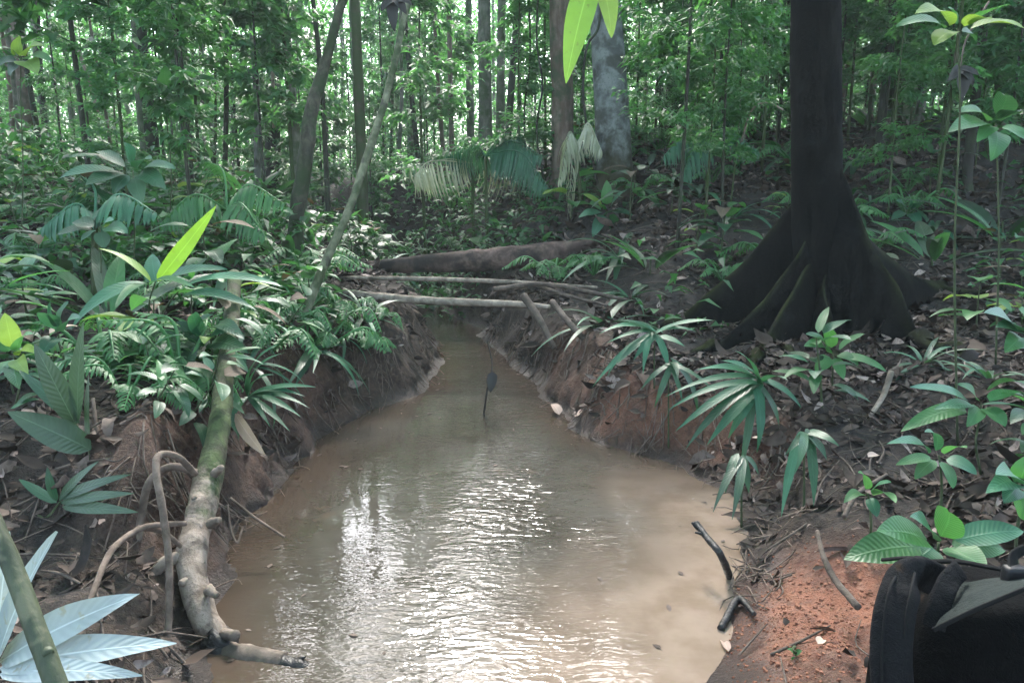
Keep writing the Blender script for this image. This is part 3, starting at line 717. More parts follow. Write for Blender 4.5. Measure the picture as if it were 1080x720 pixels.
# ------------------------------------------------------------------ leaning trunks on the left bank
def leaning(name, label, pts, rad, mat, cat='tree', group=None, ns=14, rough=.2, s=0, crown=None, cdx=0.0):
    pts = [np.asarray(p, float) for p in pts]
    t = thing(name, label, cat, pts[0], group)
    mb = MB(); tube(mb, pts, rad, ns, n=60, rough=rough, s=s); mb.build('trunk', M[mat], t)
    if crown is not None: link_part('crown', crowns[crown], t, pts[-1] - pts[0] + np.array([cdx, 0, .5]), 1.0, .55)
    return t
b0 = onG(296, 4.9)
leaning('leaning_tree', 'thin pale mossy trunk leaning right over the left bank', [P(281, 436, 4.45), P(302, 388, 4.8), P(325, 322, 5.1), P(345, 272, 5.25), P(368, 222, 5.4), P(392, 150, 5.7), P(412, 85, 6.0), P(440, -30, 6.5), P(520, -260, 7.2), P(660, -560, 7.8)],
        [.044, .039, .035, .032, .029, .030, .028, .024, .02, .014], 'bark_lichen', rough=.3, s=5, crown=1, cdx=1.0)
b1 = onG(308, 7.2)
leaning('leaning_tree', 'thicker dark mossy trunk leaning right behind the thin pale one', [b1 + np.array([0, 0, -.2]), P(312, 240, 7.2), P(322, 170, 7.2), P(328, 120, 7.3), P(342, 70, 7.5), P(357, 15, 7.6), P(385, -90, 8), P(380, -330, 8.8)],
        [.088, .075, .07, .064, .053, .045, .04, .025], 'bark_mossdark', rough=.3, s=6, crown=3, cdx=-1.4)

for k, (lab, pts, r, m) in enumerate([
 ('dark vine climbing the left edge of the pale grey trunk', [(632,205,9.5),(620,140,9.4),(615,95,9.4),(619,50,9.4),(632,25,9.4),(634,-40,9.5)], .018, 'bark_dark'),
 ('pale straight vine beside the dark trunk with bright sky', [(289,135,12.5),(288,80,12.5),(291,20,12.5),(293,-60,12.5)], .03, 'wood_pale'),
 ('pale broken stick leaning in the upper left foliage', [(103,118,9),(94,85,9),(82,52,9)], .022, 'wood_pale'),
 ('thin dark vine hanging left of the reddish brown trunk', [(556,190,10.8),(553,120,10.8),(559,60,10.8),(557,-40,10.8)], .014, 'bark_dark'),
 ('wavy dark vine hanging close left of the reddish trunk', [(575,200,10.2),(566,140,10.2),(572,90,10.2),(566,40,10.2),(570,-40,10.2)], .016, 'bark_dark'),
 ('pale arching twig left of the black buttressed tree', [(782,150,7.6),(792,118,7.5),(808,108,7.4),(826,116,7.3)], .012, 'wood_pale')]):
    mb = MB(); tube(mb, [P(*q) for q in pts], [r, r*.9, r*.8], 7, n=40, rough=.2, s=140+k)
    tag(mb.build('hanging_vine', M[m]), lab, 'vine', 'vines hanging in the background trees')
# ------------------------------------------------------------------ logs across the stream
def log(name, label, pts, rad, mat, s=0, ns=14, rough=.18, extra=None, cat='log', group=None):
    pts = [np.asarray(p, float) for p in pts]
    t = thing(name, label, cat, pts[0], group)
    mb = MB(); tube(mb, pts, rad, ns, n=48, rough=rough, s=s); mb.build('stem', M[mat], t)
    if extra:
        for e, r in extra:
            mb = MB(); tube(mb, [np.asarray(x) for x in e], r, 8, n=12, rough=.2, s=s+1); mb.build('branch_stub', M[mat], t)
    return t
log('fallen_log', 'thick dark fallen log bridging the banks highest of three', [P(372, 284, 8.9), P(430, 279, 8.8), P(500, 275, 8.7), P(560, 270, 8.6), P(606, 264, 8.5)], [.07, .10, .135, .145, .12], 'wood_log', 11, 18,
    extra=[([P(590, 266, 8.5), P(612, 262, 8.45), P(628, 256, 8.4)], [.10, .09, .07])])
log('fallen_log', 'slender straight pole lying across the stream between two logs', [P(366, 293, 6.9), P(440, 294, 6.8), P(530, 297, 6.7), P(630, 303, 6.6)], [.018, .023, .021, .013], 'wood_pale', 12, 10)
log('fallen_log', 'pale bare log nearest the water, lowest of three across stream', [P(362, 309, 6.45), P(400, 313, 6.35), P(450, 317, 6.25), P(500, 319, 6.2), P(548, 321, 6.15), P(580, 324, 6.1)], [.036, .038, .035, .033, .028, .022], 'wood_pale', 13, 14)
dead = [
 ('grey dead stick leaning down the right bank under the logs', [(552,312,6.1),(568,335,5.9),(585,368,5.7)], .035),
 ('bent root like stick hanging over the red right bank', [(582,318,5.9),(600,340,5.6),(622,365,5.4),(648,398,5.2)], .026),
 ('long dead branch lying on litter above the log ends', [(520,305,6.3),(575,300,6.3),(640,312,6.2),(668,318,6.3)], .022),
 ('short stick crossing the debris where the slender pole ends', [(562,300,6.5),(600,312,6.2),(640,322,6.1)], .018),
 ('upright grey stake leaning on the right bank at the waterline', [(672,422,4.5),(670,450,4.4),(664,474,4.3)], .02),
 ('pale stick lying on the litter below the flared black root', [(940,392,4.0),(930,420,3.9),(905,455,3.7)], .017),
 ('thin dead twig beside the strap plants on the right slope', [(890,545,2.5),(905,520,2.6),(935,500,2.8)], .010),
 ('straight dead stick lying behind the black buttress root', [(918,286,6.6),(975,292,6.5)], .02),
 ('thin root trailing along the right red soil to the water', [(905,640,2.1),(880,610,2.25),(868,585,2.35),(862,560,2.5)], .012),
]
for k, (lab, pts, r) in enumerate(dead):
    pp = [P(*q) for q in pts]
    log('dead_stick', lab, pp, [r, r*.9, r*.6], 'wood_dead' if k != 5 else 'wood_pale', 20+k, 8, cat='stick', group='dead sticks on the banks')
log('dead_stick', 'black wet stick poking out of the shallow water, right bank', [W0(772, 606) + np.array([0,0,-.03]), P(760, 585, 2.62), P(745, 566, 2.72), P(734, 552, 2.80)], [.016, .015, .013, .016], 'wood_wet', 40, 10, cat='stick', group='dead sticks on the banks',
    extra=[([P(742, 563, 2.74), P(733, 561, 2.74)], [.009, .004]), ([P(735, 554, 2.79), P(730, 551, 2.81)], [.012, .006])])
log('dead_stick', 'dark forked stick at the edge of the red soil, waterline', [G(760, 668)+np.array([0,0,.02]), G(778, 640)+np.array([0,0,.03]), G(795, 655)+np.array([0,0,.03])], [.014, .016, .008], 'wood_wet', 41, 8, cat='stick', group='dead sticks on the banks')

# ------------------------------------------------------------------ broken branch on the left bank
bp = [P(248, 290, 4.6), P(243, 350, 3.9), P(236, 410, 3.3), P(229, 465, 2.95), P(216, 520, 2.72), P(206, 565, 2.55), P(203, 605, 2.42), P(213, 645, 2.32), P(232, 676, 2.27)]
br = [.040, .043, .045, .047, .055, .054, .052, .047, .043]
fb = thing('broken_branch', 'bent bare branch, mossy above, broken off at the waterline left', 'branch', bp[-1])
mb = MB(); tube(mb, bp, br, 18, n=110, rough=.24, s=71); mb.build('stem', M['branch_mix'], fb)
e = P(232, 676, 2.27)
mb = MB(); tube(mb, [P(238, 668, 2.27), P(228, 682, 2.26), P(236, 694, 2.22)], [.045, .055, .036], 12, n=16, rough=.55, s=73); mb.build('broken_joint', M['wood_wet'], fb)
mb = MB(); tube(mb, [P(238, 688, 2.24), P(262, 693, 2.21), P(300, 698, 2.18)], [.038, .040, .034], 14, n=26, rough=.3, s=74); fe = mb.build('broken_end', M['branch'], fb)
mb = MB(); tube(mb, [P(290, 697, 2.19), P(308, 701, 2.165), P(326, 709, 2.14), P(350, 719, 2.11)], [.030, .030, .019, .004], 12, n=26, rough=.6, s=75); mb.build('splintered_tip', M['wood_wet'], fe)
for tip, w in (((322, 692, 2.16), .009), ((338, 704, 2.14), .008), ((318, 716, 2.13), .009)):
    mb = MB(); tube(mb, [P(300, 699, 2.175), P(310, 699, 2.165), P(*tip)], [w*1.6, w*1.5, .003], 7, n=12, rough=.5, s=76); mb.build('splinter', M['wood_wet'], fe)
mb = MB(); tube(mb, [P(236, 668, 2.26), P(248, 670, 2.22)], [.018, .020], 10, n=6, rough=.3, s=76); mb.build('knot', M['branch'], fb)
for q_, d_ in (((214, 530, 2.66), (-10, -6)), ((222, 552, 2.56), (9, -4)), ((198, 612, 2.37), (-8, 3)), ((219, 622, 2.34), (10, 6)), ((226, 500, 2.76), (8, -8))):
    mb = MB(); tube(mb, [P(*q_), P(q_[0] + d_[0], q_[1] + d_[1], q_[2] - .03)], [.020, .011], 9, n=7, rough=.5, s=int(q_[0])); mb.build('knot', M['branch'], fb)
mb = MB(); tube(mb, [P(205, 588, 2.47), P(180, 590, 2.44), P(162, 605, 2.42), P(148, 630, 2.38)], [.03, .024, .02, .016], 9, n=20, rough=.2, s=77); mb.build('side_branch', M['branch'], fb)

# ------------------------------------------------------------------ lianas
lianas = [
 ('looping woody vine falling straight in front of the broken branch', [(206,500,2.58),(188,482,2.52),(168,480,2.46),(165,500,2.4),(172,540,2.34),(178,590,2.28),(178,650,2.2),(174,722,2.1)], .0125),
 ('arched woody vine hanging beside the looping one', [(207,498,2.6),(180,492,2.56),(158,508,2.52),(150,540,2.5),(145,580,2.48),(140,618,2.46)], .014),
 ('thin forked vine slanting down over the silvery leaves', [(196,552,2.45),(170,553,2.38),(146,558,2.3),(118,580,2.15),(100,620,2.0),(82,676,1.86)], .010),
 ('short vine knotted onto the broken branch', [(146,556,2.33),(170,560,2.4),(190,575,2.46),(203,590,2.5)], .009),
 ('hairy root dangling from the bank right of the branch', [(243,525,2.95),(268,545,2.9),(300,566,2.84)], .006),
 ('thin hanging rootlet curling beside the broken branch', [(240,532,2.9),(243,556,2.84),(250,572,2.8),(256,555,2.86)], .005),
 ('dark vine hanging down the left bank by pleated leaves', [(98,420,2.9),(104,460,2.8),(120,500,2.75),(145,538,2.7)], .007),
]
for k, (lab, pts, r) in enumerate(lianas):
    pp = [P(*q) for q in pts]
    mb = MB(); tube(mb, pp, [r, r*1.05, r, r*.85], 9, n=60, rough=.2, s=80+k)
    tag(mb.build('liana', M['liana']), lab, 'vine', 'woody vines on the left bank')

# ================================================================== FOREGROUND PLANTS
def plant(name, label, cat, root, specs, group=None, stem=None, stem_r=.006):
    """specs: (base px,py,Y) (tip px,py,Y) width droop material profile up"""
    root = np.asarray(root, float)
    t = thing(name, label, cat, root, group)
    for st in (stem or []):
        mb = MB(); tube(mb, [P(*q) if not isinstance(q, np.ndarray) else q for q in st], [stem_r, stem_r*.8, stem_r*.6], 7, n=16); mb.build('stem', M['stem'], t)
    for sp in specs:
        b, e, w, dr, m = sp[:5]; prof = sp[5] if len(sp) > 5 else 'lance'; up = sp[6] if len(sp) > 6 else (0, -.25, 1)
        mb = MB(); leaf_to(mb, P(*b), P(*e), w, dr, up, prof, .22, 12, wavy=.05); mb.build('leaf', M[m], t)
    return t
# tall plant with the bright leaf
rt = onG(158, 3.95)
plant('broadleaf_plant', 'plant with one upright bright lime leaf on the left bank', 'plant', rt, [
 ((166,297,3.95),(228,217,3.8),.085,.5,'leaf_bright','lance',(.6,-.8,.3)),
 ((160,298,3.95),(104,262,3.9),.06,.9,'leaf_yellow','lance'),
 ((165,298,3.95),(160,268,4.1),.11,.3,'leaf_blue','ovate',(0,-1,.3)),
 ((170,296,3.95),(240,284,3.85),.09,.6,'leaf_blue','lance',(0,-.6,1)),
 ((190,306,3.9),(300,303,3.7),.075,.9,'leaf_blue','lance',(0,-.5,1)),
 ((185,318,3.9),(272,328,3.6),.075,1.0,'leaf_blue','lance',(0,-.5,1)),
 ((155,298,3.95),(76,346,3.7),.10,1.1,'leaf_blue','lance',(0,-.6,1)),
 ((158,300,3.95),(205,303,3.5),.06,.5,'leaf_mid','lance',(0,-.5,1)),
 ((156,300,3.95),(122,325,3.6),.07,.8,'leaf_mid','lance',(0,-.5,1))],
 stem=[[rt - np.array([0,0,.05]), (157,325,3.95), (164,297,3.95)], [rt, (172,330,3.92), (190,305,3.9)]])
# broad low shrub below it
rt = onG(205, 3.75); specs = []
for (bx, by, tx, ty, w) in [(205,372,166,392,.10),(200,365,150,380,.09),(210,360,182,340,.10),(205,365,196,402,.11),(215,365,250,350,.10),(222,362,262,372,.11),(228,345,258,358,.09),(210,375,230,402,.09),(196,372,120,378,.09),(190,390,158,400,.07),(205,352,225,332,.09),(215,355,205,330,.08),(190,360,140,355,.09),(232,375,262,392,.08)]:
    specs.append(((bx,by,3.72),(tx,ty,3.5+random.uniform(-.1,.2)),w,random.uniform(.5,1.1),random.choice(['leaf_blue','leaf_dark','leaf_mid']),'ovate',(random.uniform(-.3,.3),-.7,1)))
plant('broadleaf_plant', 'low bushy plant of oval leaves below the lime leaf', 'plant', rt, specs, stem=[[rt, (207,375,3.73), (208,358,3.72)]])
# strap clump at the stream side
rt = onG(262, 3.75); specs = []
for (tx, ty, w) in [(333,408,.045),(322,418,.035),(326,430,.04),(300,372,.05),(318,440,.04),(297,362,.05),(306,455,.035),(285,450,.03),(290,395,.04),(240,452,.035)]:
    specs.append(((262,418,3.7),(tx,ty,3.5),w,random.uniform(.5,1.1),'leaf_blue','strap',(0,-.5,1)))
plant('strap_leaf_plant', 'narrow leaved clump hanging over the left waterside bank', 'plant', rt, specs)
# pleated palm seedling
rt = onG(82, 2.7)
plant('palm_seedling', 'young palm with broad dark pleated leaves, left edge', 'palm', rt, [
 ((80,448,2.7),(36,362,2.65),.085,.3,'leaf_pleat','lance',(.5,-.8,.2)),
 ((82,446,2.7),(88,340,2.65),.075,.15,'leaf_pleat','lance',(-.3,-1,.2)),
 ((96,474,2.65),(8,434,2.5),.11,.4,'leaf_pleat','lance',(0,-.8,.6)),
 ((94,470,2.68),(94,392,2.75),.03,.2,'leaf_pleat','strap',(-.4,-1,0)),
 ((84,446,2.7),(20,390,2.8),.05,.5,'leaf_dark','lance',(.2,-.8,.5))],
 stem=[[rt, (92,490,2.68), (94,472,2.67)], [rt, (88,470,2.7), (81,447,2.7)]])
plant('palm_seedling', 'drooping dull palm leaflets low on the left bank', 'palm', onG(70, 2.55), [
 ((62,528,2.5),(104,486,2.5),.035,.5,'leaf_pleat','lance',(0,-.8,.6)), ((64,526,2.5),(138,500,2.45),.04,.5,'leaf_pleat','lance',(0,-.8,.6)),
 ((64,530,2.5),(142,520,2.42),.04,.5,'leaf_pleat','lance',(0,-.8,.6)), ((66,534,2.5),(146,540,2.4),.045,.4,'leaf_pleat','lance',(0,-.8,.6)),
 ((60,528,2.5),(50,492,2.5),.035,.5,'leaf_dark','lance',(0,-.8,.6)), ((60,530,2.5),(20,505,2.5),.035,.5,'leaf_dark','lance',(0,-.8,.6))],
 stem=[[onG(40, 2.5), (50,545,2.5), (64,528,2.5)]])
# silvery fan in the corner and the thick stem in front of it
plant('silvery_palm', 'pale silvery three pointed leaf fan in the near left corner', 'palm', onG(-20, 1.75), [
 ((-4,700,1.72),(60,560,1.72),.105,.25,'leaf_silver','lance',(-.6,-.7,.4)),
 ((0,698,1.72),(147,626,1.62),.10,.35,'leaf_silver','lance',(-.1,-.7,.7)),
 ((0,704,1.70),(186,678,1.55),.085,.35,'leaf_silver','lance',(0,-.6,.8)),
 ((-4,694,1.73),(10,560,1.8),.07,.25,'leaf_silver','lance',(.3,-.9,.3)),
 ((0,710,1.68),(150,712,1.5),.06,.4,'leaf_silver','lance',(0,-.6,.8))],
 stem=[[onG(-20, 1.75), P(-14,715,1.74), P(-2,700,1.72)]])
st0 = P(88, 800, 1.32)
t = thing('slanting_sapling', 'thick smooth green stem slanting across the near left corner', 'sapling', st0)
mb = MB(); tube(mb, [P(150, 960, 1.2), st0, P(44, 680, 1.42), P(14, 600, 1.5), P(-10, 545, 1.55), P(-60, 430, 1.7)], [.024, .023, .022, .021, .020, .018], 14, n=50, rough=.08, s=90); mb.build('stalk', M['stem_thick'], t)
mb = MB(); tube(mb, [P(48, 686, 1.41), P(52, 690, 1.40)], [.016, .010], 9, n=6, rough=.3, s=91); mb.build('knot', M['stem_thick'], t)

# right bank clumps
def strapclump(label, centre, tips, Y0, w=.04, mats=('leaf_blue',), name='strap_leaf_plant', prof='strap', yv=.25):
    specs = []
    for (tx, ty) in tips:
        specs.append(((centre[0]+random.uniform(-5,5), centre[1]+random.uniform(-4,4), Y0), (tx, ty, Y0 - random.uniform(.05, yv)), w*random.uniform(.8,1.25), random.uniform(.5,1.3), random.choice(mats), prof, (random.uniform(-.3,.3),-.5,1)))
    rt = onG(centre[0], Y0 + .03)
    return plant(name, label, 'plant', rt, specs, 'narrow leaved plants of the right bank', stem=[[rt, (centre[0], centre[1]+6, Y0)]] if rt[2] < P(centre[0], centre[1], Y0)[2] else None)
strapclump('small narrow leaved clump at the foot of the left buttress', (690,352), [(632,352),(645,345),(640,362),(655,338),(668,380),(650,385),(705,390),(722,365),(640,398),(625,408),(678,395),(735,350),(755,338)], 4.35, .04)
strapclump('largest narrow leaved clump arching over the right waterline', (800,402), [(702,418),(705,432),(735,390),(768,462),(745,470),(722,475),(802,455),(798,478),(830,400),(845,430),(760,380),(712,455),(780,500),(775,370),(822,452)], 3.75, .052, ('leaf_blue','leaf_blue','leaf_dark'))
strapclump('hanging pair of strap leaves dipping to the water edge', (782,478), [(752,540),(772,548),(765,520),(790,520),(800,500)], 3.15, .034, ('leaf_dark','leaf_pleat'))
strapclump('drooping strap leaves above the red soil', (848,455), [(824,545),(858,535),(838,500),(872,485),(885,470),(828,480)], 3.0, .038, ('leaf_dark','leaf_blue'))
strapclump('narrow leaves beneath the first clump on the bank face', (705,380), [(690,430),(675,412),(720,425),(735,440),(715,400),(755,415)], 4.1, .035, ('leaf_dark',))
def broad(label, centre, tips, Y0, w=.08, mats=('leaf_blue', 'leaf_mid'), prof='ovate', group='broad leaved plants of the right bank', yv=.25):
    specs = []
    for (tx, ty) in tips:
        bx, by = centre[0] + (tx-centre[0])*.2, centre[1] + (ty-centre[1])*.2
        specs.append(((bx, by, Y0), (tx, ty, Y0 - random.uniform(.0, yv)), w*random.uniform(.8,1.2), random.uniform(.4,1.0), random.choice(mats), prof, (random.uniform(-.4,.4),-.6,1)))
    rt = onG(centre[0], Y0 + .05)
    return plant('broadleaf_plant', label, 'plant', rt, specs, group, stem=[[rt, (centre[0] + random.uniform(-6,6), centre[1]*.45 + proj(rt)[1]*.55, Y0), (centre[0] + random.uniform(-3,3), centre[1]*.8 + proj(rt)[1]*.2, Y0), (centre[0], centre[1], Y0)]])
broad('leafy seedling with pointed leaves before the black root flare', (878,372), [(872,345),(912,352),(848,365),(860,392),(905,385),(935,392),(890,400),(850,352)], 4.1, .085)
broad('large shiny leaf plant cut by the right edge, upper', (1082,352), [(1038,330),(1060,372),(1075,325),(1050,345)], 3.3, .12)
broad('spreading toothed leaf plant on the right slope litter', (1035,425), [(960,408),(985,432),(1010,405),(1060,450),(1080,415),(1020,450),(950,455)], 3.0, .075, ('leaf_blue','leaf_mid'))
broad('pale green low plant below the toothed leaves', (990,480), [(935,468),(945,490),(1020,472),(1030,500),(975,455),(965,505),(1005,515)], 2.6, .055, ('leaf_mid','leaf_blue'), 'lance')
broad('wide green leaves spreading behind the black rucksack', (990,572), [(890,590),(925,560),(960,545),(1060,580),(1080,560),(1040,600),(960,600),(1000,538)], 1.75, .085, ('leaf_mid','leaf_blue'), 'lance', yv=.12)
broad('small curled leaf plant beside the red soil', (915,520), [(890,530),(940,508),(905,498),(945,530),(925,545)], 2.45, .045, ('leaf_mid','leaf_blue'), 'lance')
broad('leafy stem at the right edge above the rucksack', (1075,510), [(1050,500),(1085,480),(1095,525),(1058,530),(1080,548),(1040,520)], 2.1, .07, ('leaf_blue','leaf_mid'))
broad('small fresh green sprout on the right litter hill', (958,222), [(945,212),(975,214),(940,232),(970,238),(958,205)], 7.5, .12, ('leaf_blue',))
broad('green plant at the foot of the pale grey trunk', (640,222), [(615,205),(662,200),(610,230),(655,245),(640,190),(625,250),(668,228),(622,215),(650,262)], 8.6, .13, ('leaf_mid','leaf_yellow','leaf_blue'))
broad('tiny seedlings sprouting from the red soil slope', (838,690), [(830,684),(846,686),(838,700)], 2.05, .02, ('leaf_mid',), yv=.03)
# upper left and right leaf sprays seen near the frame edges
broad('broad leaved young palm with shiny leaves behind the left bank', (140,180), [(72,166),(90,196),(100,160),(160,168),(185,178),(130,150),(60,190),(175,200),(120,205),(150,215)], 5.2, .13, ('leaf_blue','leaf_blue','leaf_dark'), 'lance', 'broad leaved plants of the left bank')
broad('low dark leafed plant under the shiny palm', (105,240), [(76,235),(85,255),(120,232),(135,246),(110,262),(60,248)], 4.6, .10, ('leaf_blue','leaf_dark'), 'lance', 'broad leaved plants of the left bank')
broad('tall plant with large upright leaves in front of dark trunks', (178,100), [(160,82),(195,75),(150,110),(210,100),(230,85),(175,70),(165,125),(205,118)], 7.2, .17, ('leaf_mid','leaf_dark'), 'ovate', 'broad leaved plants of the left bank')
broad('bright leafed shrub crown at the upper left edge', (22,62), [(2,50),(45,48),(10,80),(40,78),(20,38),(55,65),(-5,70)], 6.0, .15, ('leaf_mid','leaf_yellow','leaf_dark'), 'ovate', 'broad leaved plants of the left bank')
broad('pale square leaf plant leaning at the left bank edge', (62,352), [(56,310),(72,318),(40,330),(85,335),(45,372)], 3.3, .08, ('leaf_blue',), 'ovate', 'broad leaved plants of the left bank')
broad('bushy green fern like plant low at the left edge', (15,375), [(-8,350),(35,352),(5,330),(30,395),(-5,400),(20,410),(40,372)], 3.0, .07, ('leaf_mid','leaf_yellow'), 'lance', 'broad leaved plants of the left bank')
broad('big leaf spray drooping into the upper right corner', (1010,30), [(945,28),(965,15),(1000,8),(1045,20),(1065,5),(1030,45),(1080,30),(985,48)], 3.4, .10, ('leaf_mid','leaf_yellow'), 'lance')
broad('leafy branch of wide leaves hanging at the right edge', (1050,130), [(1010,118),(1030,150),(1075,118),(1085,150),(1045,170),(1000,140),(1060,100)], 4.2, .11, ('leaf_mid','leaf_dark'), 'lance')
for q, lab in (((1013, 72, 5.0), 'black withered leaves hanging beside the right slim trunk'), ((416, -2, 5.5), 'black withered leaf clump hanging at the top edge')):
    t = thing('withered_leaf', lab, 'dead leaf', P(*q), 'black withered hanging leaves')
    for dx, dy, w in ((-14, 14, .07), (0, 36, .09), (13, 18, .07), (20, 8, .05)):
        mb = MB(); leaf_to(mb, P(q[0]+random.uniform(-2,2), q[1], q[2]), P(q[0]+dx, q[1]+dy, q[2]-.05), w, .7, (0, -1, .4), 'ovate', .5, 8, wavy=.15); mb.build('leaf', M['dead_dark'], t)
    mb = MB(); tube(mb, [P(q[0], q[1], q[2]), P(q[0]+6, q[1]-30, q[2]+.1), P(q[0]+30, q[1]-70, q[2]+.2)], [.004, .006, .008], 5, n=9); mb.build('twig', M['wood_dead'], t)

# ------------------------------------------------------------------ palm fronds
def frond(parent, pts, nl, L, W, mat, hang=.6, name='frond'):
    mb = MB(); p = smooth_path(pts, 60); tube(mb, pts, [.012, .008, .003], 6, n=24, cap=False)
    T = norm(np.gradient(p, axis=0)); idx = np.linspace(8, 58, nl).astype(int)
    for sgn in (-1, 1):
        side = norm(np.cross(T[idx], np.array([0, 0, 1.]))) * sgn
        f = norm(side + .55*T[idx] + np.array([0, 0, -hang]) + rng.normal(0, .08, (nl, 3)))
        prof = np.sin(np.pi*np.clip(np.linspace(.12, 1.0, nl), 0, .97))**.5
        leaves(mb, p[idx], f, np.array([0, 0, 1.]) - side*.3, L*prof*rng.uniform(.85,1.1,nl), W, .8, .25, 5, 'lance')
    return mb.build(name, M[mat], parent)
def palm(label, root, fr, stem_top, mat='leaf_frond', L=.5, W=.03, hang=1.2, nl=24):
    t = thing('forest_palm', label, 'palm', root, 'palms of the understorey')
    mb = MB(); tube(mb, [np.asarray(root)-np.array([0,0,.1]), (np.asarray(root)+stem_top)/2, stem_top], [.03, .025, .02], 8, n=14, rough=.1); mb.build('stem', M['bark_moss'], t)
    for f in fr: frond(t, [stem_top]+[P(*q) for q in f], nl, L, W, mat, hang)
    return t
palm('straw coloured palm with drooping fringe beyond the fallen log', onG(500, 11.0), [[(470,168,10.8),(425,178,10.5)], [(455,170,10.5),(438,185,10)], [(530,175,11.2),(560,195,11.4)]], P(498, 172, 11.0), 'leaf_frond', .60, .030, 2.2, 15)
palm('silvery green palm arching right beyond the fallen log', onG(514, 10.6), [[(540,148,10.4),(572,165,10)], [(530,143,10.6),(552,142,10.6)], [(548,160,10.2),(580,200,9.8)], [(500,150,10.8),(470,165,10.9)]], P(512, 165, 10.6), 'leaf_blue', .55, .035, 1.6, 26)
palm('pale palm fronds hanging against the reddish trunk', onG(612, 9.4), [[(600,140,9.3),(590,190,9.2)], [(620,130,9.3),(635,160,9.2)], [(605,150,9.3),(600,225,9.2)]], P(610, 158, 9.4), 'leaf_frond', .4, .025, 1.4, 22)
palm('silvery palm left of the black buttressed tree', onG(745, 9.0), [[(725,138,8.8),(700,165,8.7)], [(770,140,8.8),(800,160,8.7)], [(755,130,9.1),(775,122,9.2)], [(735,150,8.6),(720,185,8.5)]], P(748, 152, 9.0), 'leaf_blue', .4, .03, 1.0, 22)
palm('low palm with arching leaves left of the leaning trunks', onG(240, 6.6), [[(205,205,6.4),(170,235,6.2)], [(262,195,6.5),(300,215,6.3)], [(235,180,6.8),(215,170,7)], [(255,215,6.2),(280,250,6)]], P(240, 222, 6.6), 'leaf_mid', .32, .028, .8, 22)
palm('small palm with combed leaves on the left bank top', onG(100, 4.9), [[(80,215,4.8),(45,240,4.7)], [(125,205,4.8),(165,225,4.7)], [(100,200,5),(85,185,5.1)]], P(100, 236, 4.9), 'leaf_blue', .26, .03, .7, 18)
# bright leaf hanging in from above, out of a thin hanging twig
t = thing('hanging_leaf', 'long bright yellow green leaf hanging in from the top edge', 'leaf', P(632, -60, 4.6))
mb = MB(); leaf_to(mb, P(628, -35, 4.6), P(597, 88, 4.45), .17, .5, (-.3, -1, .2), 'lance', .2, 16, wavy=.04); mb.build('blade', M['leaf_bright'], t)
mb = MB(); leaf_to(mb, P(632, -35, 4.6), P(645, 40, 4.5), .14, .4, (.3, -1, .2), 'lance', .2, 16, wavy=.04); mb.build('blade', M['leaf_yellow'], t)
mb = MB(); tube(mb, [P(640, -220, 4.9) + np.array([1.2, 1.0, 6.5]), P(640, -220, 4.9) + np.array([.1, .1, .8]), P(634, -120, 4.7), P(629, -35, 4.6)], [.02, .012, .009, .006], 6, n=20); mb.build('twig', M['stem'], t)

# ------------------------------------------------------------------ scattered low plants: templates, then copies
def tmpl(kind, seed):
    r = np.random.default_rng(seed); root = np.zeros(3)
    nm = {'strap': 'strap_leaf_plant', 'broad': 'broadleaf_plant', 'fern': 'fern', 'palmlet': 'palm_seedling'}[kind]
    t = thing(nm, None, {'fern': 'fern', 'palmlet': 'palm'}.get(kind, 'plant'), root, 'low plants scattered on the forest floor')
    if kind == 'fern':
        for k in range(7):
            a = k*.9 + r.uniform(-.3,.3); d = np.array([math.cos(a), math.sin(a), 0]); Ln = r.uniform(.3, .5)
            frond(t, [root, d*Ln*.5 + np.array([0,0,Ln*.55]), d*Ln + np.array([0,0,Ln*.35])], 16, .10, .018, 'leaf_mid', .2)
        return t
    n = {'strap': 11, 'broad': 12, 'palmlet': 6}[kind] + int(r.integers(-3, 4)); gs = r.uniform(.7, 1.4); gw = r.uniform(.75, 1.35); hv = r.integers(0, 3)
    for k in range(n):
        a = k*2.4 + r.uniform(-.4,.4); el = r.uniform(.2, 1.0); d = np.array([math.cos(a)*math.cos(el), math.sin(a)*math.cos(el), math.sin(el)])
        mb = MB()
        if kind == 'strap':
            leaves(mb, root + d*.02, d, (0,0,1), r.uniform(.28,.5)*gs, r.uniform(.03,.045)*gw, r.uniform(.8,1.7), .2, 9, 'strap', r.uniform())
            m = ('leaf_blue','leaf_dark')[k % 2]
        elif kind == 'broad':
            b = np.array([0,0,.05+.3*r.random()]) + d*.07
            leaves(mb, b, d*np.array([1,1,.5]), (0,0,1), r.uniform(.14,.24)*gs, r.uniform(.06,.10)*gs*gw, r.uniform(.5,1.2), .2, 8, 'ovate', r.uniform(), .05)
            m = (('leaf_mid','leaf_blue','leaf_dark'), ('leaf_mid','leaf_yellow','leaf_mid'), ('leaf_dark','leaf_mid','leaf_dark'))[hv][k % 3] if k != 1 or hv == 0 else 'dead_brown'
        else:
            leaves(mb, root + d*.1, d, (0,0,1), r.uniform(.35,.55)*gs, r.uniform(.06,.10)*gw, r.uniform(.5,1.0), .25, 10, 'lance', r.uniform())
            m = ('leaf_pleat','leaf_mid')[k % 2]
        mb.build('leaf', M[m], t)
    if kind != 'strap':
        mb = MB(); tube(mb, [(0,0,-.05), (.01,0,.15), (0,0,.35 if kind == 'broad' else .12)], [.007,.006,.003], 6, n=8); mb.build('stem', M['stem'], t)
    return t
tm = [(k, tmpl(k, 300+s)) for s, k in enumerate(['broad','broad','strap','palmlet','fern','strap','broad','palmlet','broad','fern','broad','strap'])]
used = set(); spots2 = []; cnt = 0; tries = 0
